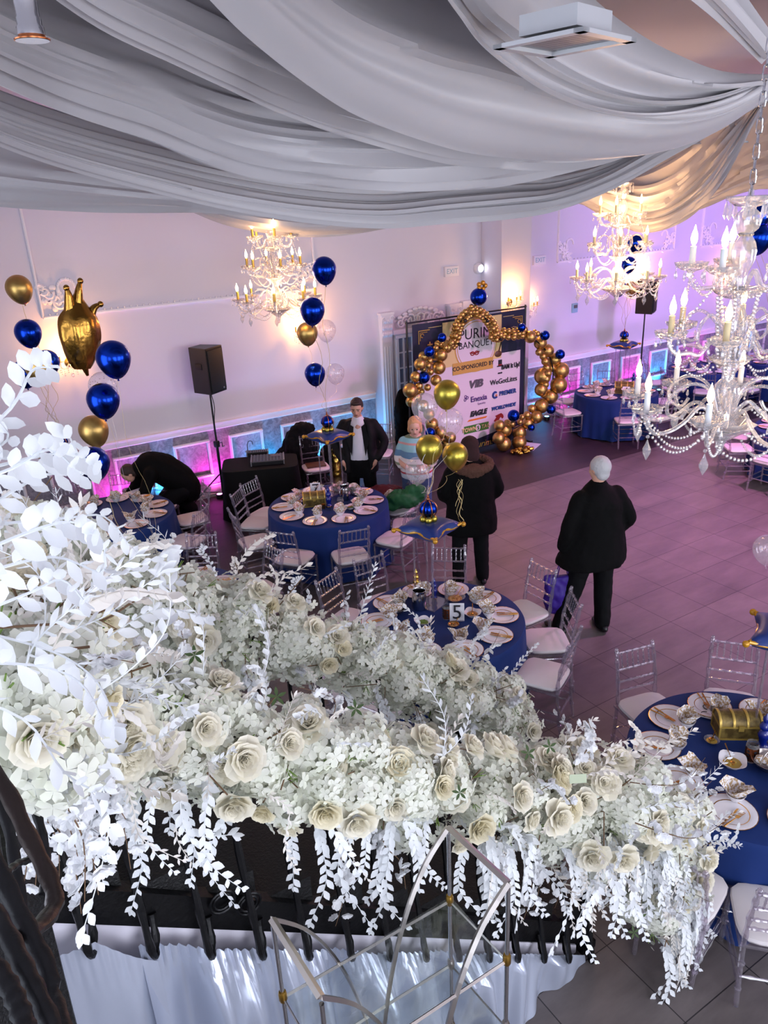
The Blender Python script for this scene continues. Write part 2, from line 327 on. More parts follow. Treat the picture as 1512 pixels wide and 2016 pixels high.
# french door with pilasters and carved header
dl = thing('door_1', None, None); tag(dl, kind='structure')
dx0, dx1 = 7.15, 8.25
mb = MB()
rect_frame(mb, dx0, dx1, .0, 2.12, WY-.0, .07, .06); mb.box(((dx0+dx1)/2, WY-.04, .28), (dx1-dx0-.1, .04, .4)); mb.build('door_frame', 'white_trim', dl, smooth=False)
mb = MB(); mb.box(((dx0+dx1)/2, WY-.02, 1.25), (dx1-dx0-.1, .02, 1.7)); mb.build('pane', 'door_glass', dl, smooth=False)
mb = MB()
for i in range(1, 6):
    w = .028 if i != 3 else .09; mb.box((dx0+(dx1-dx0)*i/6, WY-.04, 1.25), (w, .03, 1.7))
for i in range(1, 6): mb.box(((dx0+dx1)/2, WY-.04, .45+1.62*i/6), (dx1-dx0-.1, .025, .025))
mb.build('muntin', 'white_trim', dl, smooth=False)
MB().tube([((dx0+dx1)/2+.05, WY-.05, 1.0), ((dx0+dx1)/2+.05, WY-.1, 1.0), ((dx0+dx1)/2+.15, WY-.1, 1.0)], .012, 8).build('door_handle', 'brass', dl)
for x in (dx0-.17, dx1+.17):
    mb = MB(); mb.box((x, WY-.04, 1.05), (.2, .08, 2.1)); mb.box((x, WY-.06, .12), (.25, .12, .24)); mb.box((x, WY-.06, 2.5), (.27, .13, .04))
    for k in (-.05, 0, .05): mb.box((x+k, WY-.085, 1.1), (.02, .012, 1.7))
    mb.add(*(lambda b0, b1: ([(x-b0, WY, 2.1), (x+b0, WY, 2.1), (x+b0, WY-.09, 2.1), (x-b0, WY-.09, 2.1), (x-b1, WY, 2.48), (x+b1, WY, 2.48), (x+b1, WY-.13, 2.48), (x-b1, WY-.13, 2.48)], [(0, 1, 5, 4), (1, 2, 6, 5), (2, 3, 7, 6), (3, 0, 4, 7)]))(.1, .12))
    for k in range(5):
        for j in range(3): mb.ball((x-.08+.04*k, WY-.1-.01*j, 2.16+.11*j), .026, 6, 5, (1, .6, 1.5))
    for sg in (-1, 1): scroll(mb, (x+sg*.08, WY-.12, 2.42), .045, 0, 1.4, sg, .012)
    struct('trim_%d' % tn, mb, 'white_trim'); tn += 1
mb = MB(); mb.box(((dx0+dx1)/2, WY-.05, 2.17), (dx1-dx0+.1, .1, .08))
for k in range(9):
    x = dx0+.12+(dx1-dx0-.24)*k/8; h = .1+.12*sin(pi*k/8); scroll(mb, (x, WY-.06, 2.27+h*.4), .05+h*.25, k, 1.3, 1 if k % 2 else -1, .02)
    mb.ball((x, WY-.06, 2.3+h), .04, 6, 5, (1.4, .5, .8))
struct('trim_%d' % tn, mb, 'white_trim'); tn += 1
mb = MB(); mb.box((8.75, WY-.05, 2.47), (.3, .1, .14)); struct('trim_%d' % tn, mb, 'white_trim', bevel=.01)
# small things on the wall
def wallbox(name, px, py, w, h, d, label, cat, m='white_trim', y=WY):
    p = at_y(px, py, y); t = thing(name, label, cat, (p.x, y, p.z)); MB().box((0, -d/2, 0), (w, d, h)).build('housing', m, t, bevel=.006); return t
t = wallbox('exit_sign', 887, 534, .3, .17, .05, 'small white exit sign box on wall above carved door header', 'sign', 'paper')
text('EXIT', .12, 'stripe_blue', t, (0, -.052, 0), (pi/2, 0, 0), label=None)
t = wallbox('exit_sign', 1060, 512, .3, .17, .05, 'white exit sign box on lilac wall right of the column', 'sign', 'paper')
text('EXIT', .12, 'stripe_blue', t, (0, -.052, 0), (pi/2, 0, 0))
p = at_y(940, 528, WY); t = thing('wall_lamp', 'round white security lamp on wall left of column', 'lamp', (p.x, WY, p.z))
MB().lathe([(.1, 0), (.1, .05), (.07, .1), (0, .1)], 14, M=Matrix.Rotation(pi/2, 4, 'X')).build('housing', 'white_trim', t)
MB().lathe([(.05, .1), (.04, .125), (0, .13)], 12, M=Matrix.Rotation(pi/2, 4, 'X')).build('lens', 'lens_light', t)
t = wallbox('thermostat', 1130, 606, .14, .18, .04, 'small grey thermostat plate on lilac wall', 'thermostat', 'stripe_blue')
MB().box((0, -.045, .03), (.09, .01, .06)).build('display', 'grey_metal', t)
t = wallbox('wall_light', 914, 607, .26, .14, .08, 'small white emergency light box on wall behind the balloon arch', 'lamp')
# ================================================================== ceiling drapes
def drape(name, label, rails, nu=90, nv=40, folds=(), gather=1.0, m='satin_grey', seed=0, jag=.012, thick=.0):
    """rails: from the far hem to the near/upper edge; each rail is [(px, py, distance), ...] sampled along the swag."""
    rails = [([(r[0][0]-420, r[0][1]-(r[1][1]-r[0][1])*420/max(60, r[1][0]-r[0][0])*.7, r[0][2]-.3)]+r) if r[0][0] < -90 else r for r in rails]
    R = [spline([at_d(*p) for p in r], nu) for r in rails]
    P = []
    for j in range(nu+1):
        P.append(spline([r[j] for r in R], nv))
    rr = random.Random(seed); ph = [rr.random()*6.28 for _ in range(8)]
    G = []
    for j in range(nu+1):
        row = []
        for i in range(nv+1):
            p = P[j][i]; a = P[j][min(i+1, nv)]-P[j][max(i-1, 0)]; b_ = P[min(j+1, nu)][i]-P[max(j-1, 0)][i]
            n = a.cross(b_); n = n.normalized() if n.length > 1e-8 else V((0, 0, 1))
            if n.z > 0: n = -n
            u = j/nu; v = i/nv; s = 0
            for (k, amp, sharp) in folds:
                w = sin(2*pi*k*(v+.04*sin(3*u+ph[k % 8]))+ph[k % 8]+1.2*sin(2.1*u+k)); w = (1-abs(w))**sharp*2-1 if sharp else w
                s += amp*w*(.65+.35*sin(u*4+k))
            s += jag*sin(23*v+5*u+ph[1])*sin(7*v+ph[2])
            row.append(p+n*s)
        G.append(row)
    mb = MB().grid(G); o = mb.build(name, m, label=label, cat='drape', group=None)
    return o
# front swag just above the wall
G0 = (1508, 186)
H_main = [(-160, 215, 4.9), (0, 291, 5.3), (151, 342, 5.7), (302, 382, 6.0), (452, 417, 6.25), (603, 441, 6.4), (752, 451, 6.5), (880, 440, 6.5), (1000, 430, 6.5), (1094, 414, 6.4), (1195, 372, 6.3), (1300, 310, 6.2), (1420, 245, 6.1), (1515, 186, 6.05)]
def sh(r, dy, dd, gx=1512): return [(x, y+dy*min(1, max(.04, (gx-x)/500)), d+dd) for x, y, d in r]
H_p4 = [(-160, 90, 4.3), (0, 170, 4.7), (100, 214, 5.0), (200, 250, 5.2), (300, 283, 5.4), (400, 325, 5.6), (500, 355, 5.75), (620, 372, 5.8), (752, 378, 5.85), (900, 375, 5.9), (1000, 362, 5.9), (1150, 322, 5.9), (1300, 260, 5.95), (1400, 222, 5.95), (1512, 184, 5.95)]
H_p5 = [(-100, -160, 3.5), (60, -40, 3.8), (200, 60, 4.1), (350, 133, 4.4), (450, 180, 4.6), (528, 216, 4.8), (640, 258, 5.0), (760, 290, 5.2), (900, 318, 5.35), (1050, 325, 5.5), (1180, 308, 5.6), (1300, 268, 5.7), (1400, 226, 5.75), (1512, 182, 5.8)]
H_p6 = [(250, -200, 3.2), (400, -60, 3.5), (500, 48, 3.8), (620, 150, 4.15), (720, 215, 4.4), (860, 270, 4.7), (960, 295, 4.9), (1104, 308, 5.1), (1204, 306, 5.25), (1280, 298, 5.4), (1355, 277, 5.5), (1430, 240, 5.6), (1512, 178, 5.7)]
H_p7 = [(700, -230, 2.9), (820, -90, 3.2), (900, 30, 3.5), (950, 100, 3.8), (1020, 155, 4.1), (1090, 195, 4.35), (1170, 222, 4.6), (1250, 232, 4.8), (1330, 226, 5.0), (1420, 203, 5.3), (1512, 165, 5.5)]
H_top = [(1000, -480, 2.9), (1050, -330, 3.1), (1110, -230, 3.3), (1180, -170, 3.6), (1260, -120, 3.9), (1340, -60, 4.2), (1420, 10, 4.5), (1512, 110, 5.0)]
drape('ceiling_drape', 'pale grey satin swag hanging lowest across the wall above the door', [H_main, sh(H_main, -28, -.12), sh(H_main, -50, .02), sh(H_main, -82, .1), sh(H_main, -110, .35)], folds=((5, .025, .8), (9, .012, 0)), seed=1)
drape('ceiling_drape', 'wide grey satin swag crossing the ceiling just behind the lowest swag', [H_p4, sh(H_p4, -45, -.2), sh(H_p4, -110, -.3), sh(H_p4, -180, -.1), sh(H_p4, -240, .3)], folds=((4, .05, .8), (7, .02, 0)), seed=2)
drape('ceiling_drape', 'grey satin swag with a dark gap beneath it above the left chandelier', [H_p5, sh(H_p5, -40, -.15), sh(H_p5, -100, -.25), sh(H_p5, -170, 0), sh(H_p5, -230, .3)], folds=((4, .05, .8), (6, .02, 0)), seed=3)
drape('ceiling_drape', 'smooth mauve grey satin swag below the square ceiling vent', [H_p6, sh(H_p6, -50, -.25), sh(H_p6, -130, -.35), sh(H_p6, -220, -.25), sh(H_p6, -300, .2)], folds=((1, .05, 0), (3, .02, 0)), seed=4)
drape('ceiling_drape', 'mauve satin swag with thick rolled edge wrapped round the ceiling vent', [H_p7, sh(H_p7, -22, -.12), sh(H_p7, -36, .02), sh(H_p7, -60, -.12), sh(H_p7, -90, 0), sh(H_p7, -200, -.15), sh(H_p7, -330, .0)], nv=60, folds=((2, .03, 0), (5, .012, 0)), seed=5)
drape('ceiling_drape', 'dark mauve satin swag at the top right corner beside the chain', [sh(H_top, 70, .1), H_top, sh(H_top, -120, .2), sh(H_top, -260, .3)], folds=((2, .07, .8), (5, .02, 0)), seed=6)
drape('ceiling_drape', 'shadowed mauve swag hanging in behind at upper left above the speaker', [[(-200, 385, 7.2), (0, 407, 7.3), (200, 414, 7.4), (400, 416, 7.5), (560, 425, 7.6)], [(-200, 330, 7.0), (0, 360, 7.0), (200, 380, 7.1), (400, 398, 7.2), (560, 405, 7.3)], [(-200, 230, 7.1), (0, 300, 7.1), (200, 340, 7.2), (400, 370, 7.3), (560, 390, 7.4)], [(-200, 120, 7.4), (0, 180, 7.4), (200, 260, 7.5), (400, 310, 7.6), (560, 350, 7.7)]], nu=50, nv=24, folds=((3, .04, .8),), seed=7)
drape('ceiling_drape', 'bright white swag peeping out far back above the left chandelier', [[(330, 395, 9), (430, 437, 8.9), (520, 456, 8.9), (610, 465, 8.9), (700, 460, 8.9), (790, 441, 8.9), (900, 400, 9)], [(330, 380, 8.8), (430, 418, 8.7), (520, 436, 8.7), (610, 445, 8.7), (700, 440, 8.7), (790, 425, 8.7), (900, 385, 8.8)], [(330, 340, 9), (430, 360, 9), (520, 380, 9), (610, 385, 9), (700, 380, 9), (790, 370, 9), (900, 340, 9)]], nu=50, nv=20, folds=((3, .02, .8),), seed=8)
H8 = [(1125, 392, 9.6), (1165, 410, 9.5), (1215, 438, 9.3), (1262, 457, 9.2), (1310, 450, 9.0), (1360, 422, 8.8), (1405, 380, 8.5), (1445, 320, 8.2), (1480, 250, 7.9), (1512, 190, 7.6)]
drape('ceiling_drape', 'golden lit swag with many narrow folds behind the right chandelier', [H8, [(1140, 385, 9.4), (1180, 396, 9.3), (1225, 418, 9.1), (1265, 432, 9.0), (1308, 425, 8.8), (1352, 400, 8.6), (1395, 362, 8.3), (1435, 306, 8.0), (1474, 244, 7.8), (1510, 188, 7.5)], [(1170, 372, 9.3), (1200, 372, 9.2), (1235, 378, 9.1), (1268, 380, 9.0), (1300, 372, 8.9), (1340, 350, 8.6), (1385, 310, 8.3), (1425, 270, 8.0), (1466, 226, 7.8), (1506, 186, 7.5)], [(1200, 350, 9.7), (1225, 330, 9.6), (1250, 320, 9.5), (1280, 300, 9.4), (1310, 280, 9.2), (1345, 260, 8.9), (1385, 235, 8.5), (1425, 210, 8.1), (1470, 190, 7.9), (1506, 180, 7.6)], [(1230, 330, 10), (1250, 300, 10), (1280, 270, 9.9), (1310, 240, 9.7), (1340, 220, 9.5), (1370, 200, 9.2), (1400, 180, 8.8), (1440, 170, 8.4), (1475, 165, 8.1), (1506, 175, 7.8)]], nu=60, nv=50, folds=((7, .035, .8), (11, .012, 0)), seed=9, jag=.006)
drape('ceiling_drape', 'violet lit gathered swag hanging behind the nearest chandelier chain', [[(1300, 425, 10.4), (1370, 412, 10.2), (1440, 385, 10.0), (1500, 374, 9.8), (1600, 370, 9.6), (1900, 300, 9.6), (2300, 120, 10)], [(1320, 410, 10.2), (1385, 395, 10.0), (1450, 365, 9.8), (1510, 345, 9.6), (1600, 335, 9.4), (1900, 260, 9.4), (2300, 80, 9.8)], [(1400, 330, 10.0), (1430, 320, 9.9), (1470, 290, 9.7), (1520, 270, 9.5), (1600, 260, 9.3), (1900, 190, 9.4), (2300, 10, 9.8)], [(1470, 200, 9.5), (1480, 195, 9.4), (1500, 180, 9.3), (1530, 160, 9.2), (1600, 150, 9.0), (1900, 80, 9.2), (2300, -100, 9.6)]], nu=50, nv=40, folds=((4, .05, .8), (9, .02, 0)), seed=10)
drape('ceiling_drape', 'grey satin swag running on to the right from the gathered knot at right edge', [[(1514, 190, 6.0), (1640, 235, 6.2), (1800, 240, 6.5), (2050, 160, 6.9), (2400, -40, 7.4)], [(1514, 182, 5.9), (1640, 190, 6.0), (1800, 180, 6.3), (2050, 90, 6.7), (2400, -120, 7.2)], [(1516, 172, 5.8), (1640, 110, 5.7), (1800, 60, 5.9), (2050, -40, 6.3), (2400, -240, 6.8)], [(1516, 160, 5.6), (1640, 10, 5.2), (1800, -100, 5.3), (2050, -220, 5.6), (2400, -420, 6)]], nu=50, nv=30, folds=((4, .05, .8),), seed=12)
# hanging points and vents
def vent(name, label, px, py, d, w, rz, drop=.14, m='vent_white'):
    p = at_d(px, py, d); t = thing(name, label, 'vent', p, rz)
    mb = MB(); h = w/2
    for a in range(4):
        M = Matrix.Rotation(a*pi/2, 4, 'Z'); mb.box((0, h-.02, 0), (w, .04, .015), M)
    mb.build('frame', m, t, smooth=False)
    mb = MB()
    for k in range(13): mb.box((0, -h+.05+(w-.1)*k/12, .01), (w-.07, .022, .004), Matrix.Rotation(0, 4, 'X'))
    mb.build('louvre', 'grey_metal', t, smooth=False)
    mb = MB(); mb.box((0, 0, drop/2+.03), (w-.14, w-.14, drop)); mb.build('duct_box', m, t, smooth=False)
    return t
vent('ceiling_vent', 'square white ceiling vent with grey louvres poking through mauve fabric', 1112, 86, 3.5, .39, radians(14), .07)
vent('ceiling_vent', 'second ceiling vent in shadow behind the golden drape near the chain', 1398, 283, 8.6, .5, radians(10))
# sprinkler head
p = at_d(64, 80, 2.6); t = thing('sprinkler_head', 'chrome sprinkler head with copper ring hanging at top left corner', 'sprinkler', p)
MB().lathe([(.03, .09), (.032, .13), (.026, .14), (.026, .17), (.034, .175), (.034, .24), (.02, .25), (.02, .5)], 14).build('pipe_fitting', 'grey_metal', t)
MB().lathe([(.036, .012), (.036, .03), (.032, .035), (.033, .05), (.03, .055), (.03, .09)], 18).build('collar', 'chrome', t)
MB().lathe([(0, 0), (.046, 0), (.047, .003), (.036, .006), (.034, .016), (0, .016)], 22).build('copper_ring', 'copper', t); MB().lathe([(0, -.002), (.044, -.001)], 22, cap=False).build('cover_plate', 'paper', t)
# ================================================================== banquet furniture
ZT = .76
def bump_tube(mb, p0, p1, r, rings, n=8):
    p0, p1 = V(p0), V(p1); pts = []; rr = []; N = rings*4
    for i in range(N+1):
        t = i/N; pts.append(p0.lerp(p1, t)); rr.append(r*(1.45 if i % 4 == 2 else 1))
    mb.tube(pts, rr, n)
def make_chair():
    t = thing('chiavari_chair', 'x', 'chair')
    for sx in (-1, 1):
        mb = MB(); bump_tube(mb, (sx*.185, .19, 0), (sx*.185, .185, .42), .013, 4); mb.build('leg', 'acrylic', t)
        mb = MB(); mb.tube([(sx*.17, -.23, 0), (sx*.172, -.2, .2), (sx*.175, -.185, .43)], [.014, .015, .015], 8)
        for z in (.12, .3): mb.ball((sx*.172, -.2 if z > .2 else -.215, z), .021, 8, 5, (1, 1, .5))
        mb.build('leg', 'acrylic', t)
    mb = MB(); mb.box((0, 0, .425), (.4, .4, .022)); mb.build('seat_frame', 'acrylic', t, smooth=False, bevel=.004)
    mb = MB()
    for y, z in ((.19, .16), (.19, .24)): bump_tube(mb, (-.185, y, z), (.185, y, z), .008, 3, 6)
    for sx in (-1, 1):
        for z in (.14, .22): bump_tube(mb, (sx*.185, .19, z), (sx*.173, -.21, z), .008, 3, 6)
    bump_tube(mb, (-.173, -.2, .2), (.173, -.2, .2), .008, 3, 6); mb.build('stretcher', 'acrylic', t)
    mb = MB()
    for sx in (-1, 1):
        P = spline([(sx*.175, -.185, .43), (sx*.174, -.195, .6), (sx*.17, -.235, .8), (sx*.166, -.26, .9)], 12)
        mb.tube(P, [.0135*(1.5 if i in (2, 5, 8, 11) else 1) for i in range(13)], 8); mb.ball((sx*.166, -.262, .905), .017, 8, 5)
    for z, y in ((.875, -.254), (.74, -.223), (.64, -.205), (.56, -.193)): bump_tube(mb, (-.17, y, z), (.17, y, z), .0095, 5, 7)
    for k in range(6):
        x = -.125+.05*k; bump_tube(mb, (x, -.224, .745), (x, -.253, .87), .0065, 3, 6)
    mb.build('backrest', 'acrylic', t)
    mb = MB(); n = 7; pts = []
    prof = [(0, .437), (.17, .437), (.197, .445), (.205, .462), (.198, .478), (.17, .487), (0, .49)]
    vs = []; fs = []; m = 28
    for r, z in prof:
        for i in range(m):
            a = 2*pi*i/m; c, s = cos(a), sin(a); q = r/max(abs(c)**.0001, 1e-9); k = (abs(c)**5+abs(s)**5)**(-1/5)
            vs.append((r*c*k*(1.0), r*s*k*.98, z))
    for k in range(len(prof)-1):
        for i in range(m): j = (i+1) % m; fs.append((k*m+i, k*m+j, (k+1)*m+j, (k+1)*m+i))
    mb.add(vs, fs); mb.build('seat_cushion', 'white_seat', t); return t
def make_plate():
    t = thing('dinner_plate', 'x', 'plate')
    MB().lathe([(0, .003), (.09, .002), (.1, .006), (.145, .014), (.15, .017), (.146, .0185), (.102, .011), (.09, .008), (0, .0075)], 28, cap=False).build('dish', 'porcelain', t)
    MB().lathe([(.1475, .0155), (.1512, .0165), (.1512, .0185), (.1475, .0190)], 28, cap=False).build('rim', 'gold_metal', t)
    MB().lathe([(.1, .0108), (.103, .0118), (.105, .0128)], 28, cap=False).build('rim', 'gold_metal', t); return t
def make_bowl():
    t = thing('dessert_bowl', 'x', 'bowl')
    MB().lathe([(0, 0), (.028, 0), (.03, .004), (.045, .02), (.056, .045), (.06, .055), (.056, .053), (.042, .022), (.02, .008), (0, .007)], 18, cap=False).build('cup', 'porcelain', t); return t
def napkin_mesh(seed):      # a printed napkin folded into a crown of points
    R = random.Random(seed); mb = MB(); n = 14; rows = []
    hs = [.05+.05*abs(sin(i*pi/n*2.0+seed))+.015*R.random() for i in range(n)]; sp = [.045+.03*R.random()*(1 if i % 3 else 1.8) for i in range(n)]
    for k in range(5):
        t = k/4; rows.append([(cos(2*pi*i/n)*(.022+(sp[i]-.02)*t**1.2), sin(2*pi*i/n)*(.022+(sp[i]-.02)*t**1.2), hs[i]*t+.0) for i in range(n)])
    vs = [p for r in rows for p in r]; fs = [(k*n+i, k*n+(i+1) % n, (k+1)*n+(i+1) % n, (k+1)*n+i) for k in range(4) for i in range(n)]
    mb.add(vs, fs); mb.add([(0, 0, 0)]+rows[0], [(0, 1+i, 1+(i+1) % n) for i in range(n)])
    a = R.random()*6; mb.add([(.0, .0, .05), (.05*cos(a), .05*sin(a), .12), (.06*cos(a+.9), .06*sin(a+.9), .07), (.02*cos(a+.5), .02*sin(a+.5), .03)], [(0, 1, 2, 3)])
    return mb.mesh('napkin', 'napkin')
NAP = [napkin_mesh(i) for i in range(5)]
def make_knife():
    mb = MB(); mb.tube([(0, -.09, .004), (0, -.02, .005), (0, .0, .004)], [.006, .0055, .003], 6); mb.add([(-.006, 0, .003), (.006, 0, .003), (.008, .05, .003), (.003, .1, .003), (-.006, .09, .003), (-.006, 0, .005), (.006, 0, .005), (.008, .05, .005), (.003, .1, .005), (-.006, .09, .005)], [(0, 1, 2, 3, 4), (9, 8, 7, 6, 5), (0, 5, 6, 1), (1, 6, 7, 2), (2, 7, 8, 3), (3, 8, 9, 4), (4, 9, 5, 0)])
    o = mb.build('knife', 'gold_metal'); return o
def make_fork():
    mb = MB(); mb.tube([(0, -.09, .004), (0, -.02, .006), (0, .03, .004)], [.006, .004, .003], 6); mb.box((0, .04, .005), (.022, .025, .002))
    for k in range(4): mb.box((-.009+.006*k, .075, .005), (.003, .05, .002))
    o = mb.build('fork', 'gold_metal'); return o
chair0, plate0, bowl0, knife0, fork0 = make_chair(), make_plate(), make_bowl(), make_knife(), make_fork()
tag(knife0, 'x', 'knife'); tag(fork0, 'x', 'fork'); index_kids(); used = set()
def inst(src, **k):
    if src.name not in used:
        used.add(src.name); o = src
        if k.get('loc') is not None: o.location = k['loc']
        if k.get('rz') is not None: o.rotation_euler = (0, 0, k['rz'])
        if k.get('label'): o['label'] = k['label']
        if k.get('scale'): o.scale = (k['scale'],)*3
        if k.get('group'): o['group'] = k['group']
        return o
    return copy_tree(src, **k)
CLK = ['twelve', 'one', 'two', 'three', 'four', 'five', 'six', 'seven', 'eight', 'nine', 'ten', 'eleven']
def clock(c, p):
    away = V((c[0], c[1])).normalized(); d = V((p[0]-c[0], p[1]-c[1])).normalized()
    a = atan2(d.x*away.y-d.y*away.x, d.dot(away)); return CLK[round(a/(pi/6)) % 12], a
RT = .75
def make_table(px, py, desc, seed, bottom=.02):
    c = at_z(px, py, ZT); c.z = 0; R = random.Random(seed)
    t = thing('round_table', 'round banquet table under the cloth, '+desc, 'table', c)
    MB().lathe([(0, .715), (RT-.02, .715), (RT-.01, .72), (RT-.01, .74), (RT-.02, .744), (0, .744)], 40).build('tabletop', 'wood_brown', t)
    for k in range(4):
        a = k*pi/2+.6; MB().tube([(.5*cos(a), .5*sin(a), 0), (.45*cos(a), .45*sin(a), .72)], .015, 8).build('leg', 'grey_metal', t)
    mb = MB(); N = 160; vs = []; fs = []; prof = [(0, .7505), (.3, .7505), (.6, .7505), (RT-.02, .7505), (RT, .748), (RT+.008, .735), (RT+.012, .68), (RT+.02, .5), (RT+.03, .3), (RT+.035, .12), (RT+.04, bottom)]
    ph = R.random()*6
    for r, z in prof:
        f = max(0, (.72-z)/.7)
        for i in range(N):
            a = 2*pi*i/N; w = (sin(9*a+ph)+.6*sin(16*a+ph*2+sin(3*a))+.4*sin(27*a+ph))*.026*f; vs.append(((r+w)*cos(a), (r+w)*sin(a), z))
    for k in range(len(prof)-1):
        for i in range(N): j = (i+1) % N; fs.append((k*N+i, k*N+j, (k+1)*N+j, (k+1)*N+i))
    mb.add(vs, fs); o = mb.build('tablecloth', 'blue_cloth'); o.location = c; tag(o, 'royal blue floor-length tablecloth on '+desc, 'tablecloth'); return c
def seat_at(c, px, py, desc, flip=0, zs=.46):
    p = at_z(px, py, zs); d = V((c.x-p.x, c.y-p.y)); k_ = max(d.length, .97)/d.length; p = V((c.x-d.x*k_, c.y-d.y*k_, 0)); h, a = clock(c, p)
    o = inst(chair0, loc=(p.x, p.y, 0), rz=atan2(-d.x, d.y)+flip, label='clear acrylic chair, white seat, at %s o\'clock of %s' % (h, desc), group='clear acrylic chairs around the round tables'); return o
def chair_ang(c, ang, desc, r=1.0, flip=0):     # ang: clock angle seen from the camera, degrees
    away = atan2(c.y, c.x); a = away-radians(ang); p = (c.x+r*cos(a), c.y+r*sin(a)); h, _ = clock(c, p)
    return inst(chair0, loc=(p[0], p[1], 0), rz=a+pi/2+flip, label='clear acrylic chair, white seat, at %s o\'clock of %s' % (h, desc), group='clear acrylic chairs around the round tables')
def settings(c, start, desc, n=10, skip=(), seed=0, bowls=True):
    R = random.Random(seed); away = atan2(c.y, c.x)
    for k in range(n):
        ang = start+360*k/n
        if k in skip: continue
        a = away-radians(ang); r = .56; x, y = c.x+r*cos(a), c.y+r*sin(a); h, _ = clock(c, (x, y)); w = 'at %s o\'clock on %s' % (h, desc)
        inst(plate0, loc=(x, y, ZT-.008), rz=a, label='gold-rimmed white plate '+w, group='dinner plates on the tables')
        bx, by = c.x+.44*cos(a), c.y+.44*sin(a)
        inst(bowl0, loc=(bx, by, ZT+.004), rz=R.random()*6, label='small white bowl '+w, group='white bowls on the plates')
        o = bpy.data.objects.new('napkin', NAP[R.randrange(5)]); C.objects.link(o); o.location = (bx, by, ZT+.015); o.rotation_euler = (0, 0, R.random()*6); o.scale = (1.15, 1.15, 1.15)
        tag(o, 'speckled folded napkin '+w, 'napkin', 'folded napkins in the bowls')
        q = a+R.uniform(-.5, .5)+pi/2; ox, oy = .05*cos(a), .05*sin(a)
        inst(knife0, loc=(x+ox, y+oy, ZT+.006), rz=q, label='gold knife '+w, group='gold knives on the plates')
        inst(fork0, loc=(x+ox*1.1+.025*cos(q), y+oy*1.1+.025*sin(q), ZT+.006), rz=q+R.uniform(-.2, .2), label='gold fork '+w, group='gold forks on the plates')
# ---- balloon crown on a cushion, on a tall acrylic stand
def lobed(r, n, dep, sc=(1, 1, 1), N=40, M=14):
    mb = MB(); vs = []; fs = []
    rows = []
    for i in range(M+1):
        a = pi*i/M
        rows.append([(r*sin(a)*cos(b)*(1-dep*(abs(cos(n*b/2))**6)*sin(a))*sc[0], r*sin(a)*sin(b)*(1-dep*(abs(cos(n*b/2))**6)*sin(a))*sc[1], r*cos(a)*sc[2]) for b in [2*pi*k/N for k in range(N)]])
    vs = [p for q in rows for p in q]
    fs = [(i*N+k, i*N+(k+1) % N, (i+1)*N+(k+1) % N, (i+1)*N+k) for i in range(M) for k in range(N)]
    return mb.add(vs, fs)
def make_stand(h=.70):
    t = thing('acrylic_stand', 'x', 'stand')
    for sx in (-1, 1):
        for sy in (-1, 1): MB().tube([(sx*.1, sy*.1, .012), (sx*.1, sy*.1, h)], .009, 8).build('rod', 'acrylic', t)
    MB().box((0, 0, .006), (.26, .26, .012)).build('base', 'acrylic', t, smooth=False, bevel=.002); MB().box((0, 0, h+.005), (.26, .26, .01)).build('top_plate', 'acrylic', t, smooth=False, bevel=.002); return t
def make_crown():
    t = thing('balloon_crown_cushion', 'x', 'balloon centrepiece'); S = .27; N = 18; rows = []
    mb = MB()
    for sg in (1, -1):
        rows = []
        for i in range(N+1):
            row = []
            for j in range(N+1):
                u, v = -1+2*i/N, -1+2*j/N; pin = 1-.17*(1-(u*v)**2)*max(abs(u), abs(v))**3*(1-min(abs(u), abs(v))**2)
                h = .085*max(0, (1-u**4)*(1-v**4))**.5; x, y = S*u*pin, S*v*pin; row.append((x, y, .09+sg*h))
            rows.append(row)
        mb.grid(rows)
    mb.build('cushion', 'cushion_blue', t)
    for k in range(4):
        a = k*pi/2; M = Matrix.Rotation(a, 4, 'Z'); pts = []
        for i in range(13):
            u = -1+2*i/12; pts.append(M @ V((S*u*.97, S*(.97-.17*(1-u*u)), .09+.012*cos(u*6))))
        mb = MB(); mb.tube(pts, [.017 if i not in (6,) else .009 for i in range(13)], 8); mb.build('trim_balloon', 'trim_balloon', t)
        mb = MB(); mb.ball(M @ V((S*1.04, S*1.04, .09)), .03, 10, 7); mb.build('corner_tuft', 'trim_balloon', t)
    for k in range(5):
        a = k*2*pi/5; MB().ball((.062*cos(a), .062*sin(a), .2), .042, 12, 8).build('gold_ball', 'gold_green', t)
    b = lobed(.105, 6, .14, (1, 1, .95)); b.v = [(p[0]*(1 if p[2] > -.03 else .75), p[1]*(1 if p[2] > -.03 else .75), p[2]+.315) for p in b.v]; cr_ = b.build('crown', 'blue_chrome', t)
    mb = MB()
    for k in range(6):
        a = k*pi/3; mb.tube([(.1*sin(q)*cos(a)*1.0, .1*sin(q)*sin(a)*1.0, .315+.1*cos(q)) for q in [pi*(.06+.8*i/10) for i in range(11)]], .0055, 5)
    mb.build('crown_band', 'copper', cr_)
    mb = MB(); mb.ball((0, 0, .43), .02, 8, 6); mb.ball((0, 0, .46), .013, 8, 6); mb.tube([(0, 0, .475), (0, 0, .5)], [.006, .001], 5); mb.build('crown_finial', 'copper', cr_); return t
stand0, crown0 = make_stand(), make_crown(); index_kids()
def centre_stand(px, py, rz, desc, h=None, top=None):
    p = at_z(px, py, ZT); sc_ = 1
    inst(stand0, loc=(p.x, p.y, ZT-.006), rz=rz, label='tall clear acrylic stand with four rods on '+desc, group='acrylic centrepiece stands')
    inst(crown0, loc=(p.x, p.y, ZT+.695), rz=rz, scale=.8, label='blue cushion with gold trim and balloon crown above '+desc, group='balloon crown cushions'); return p
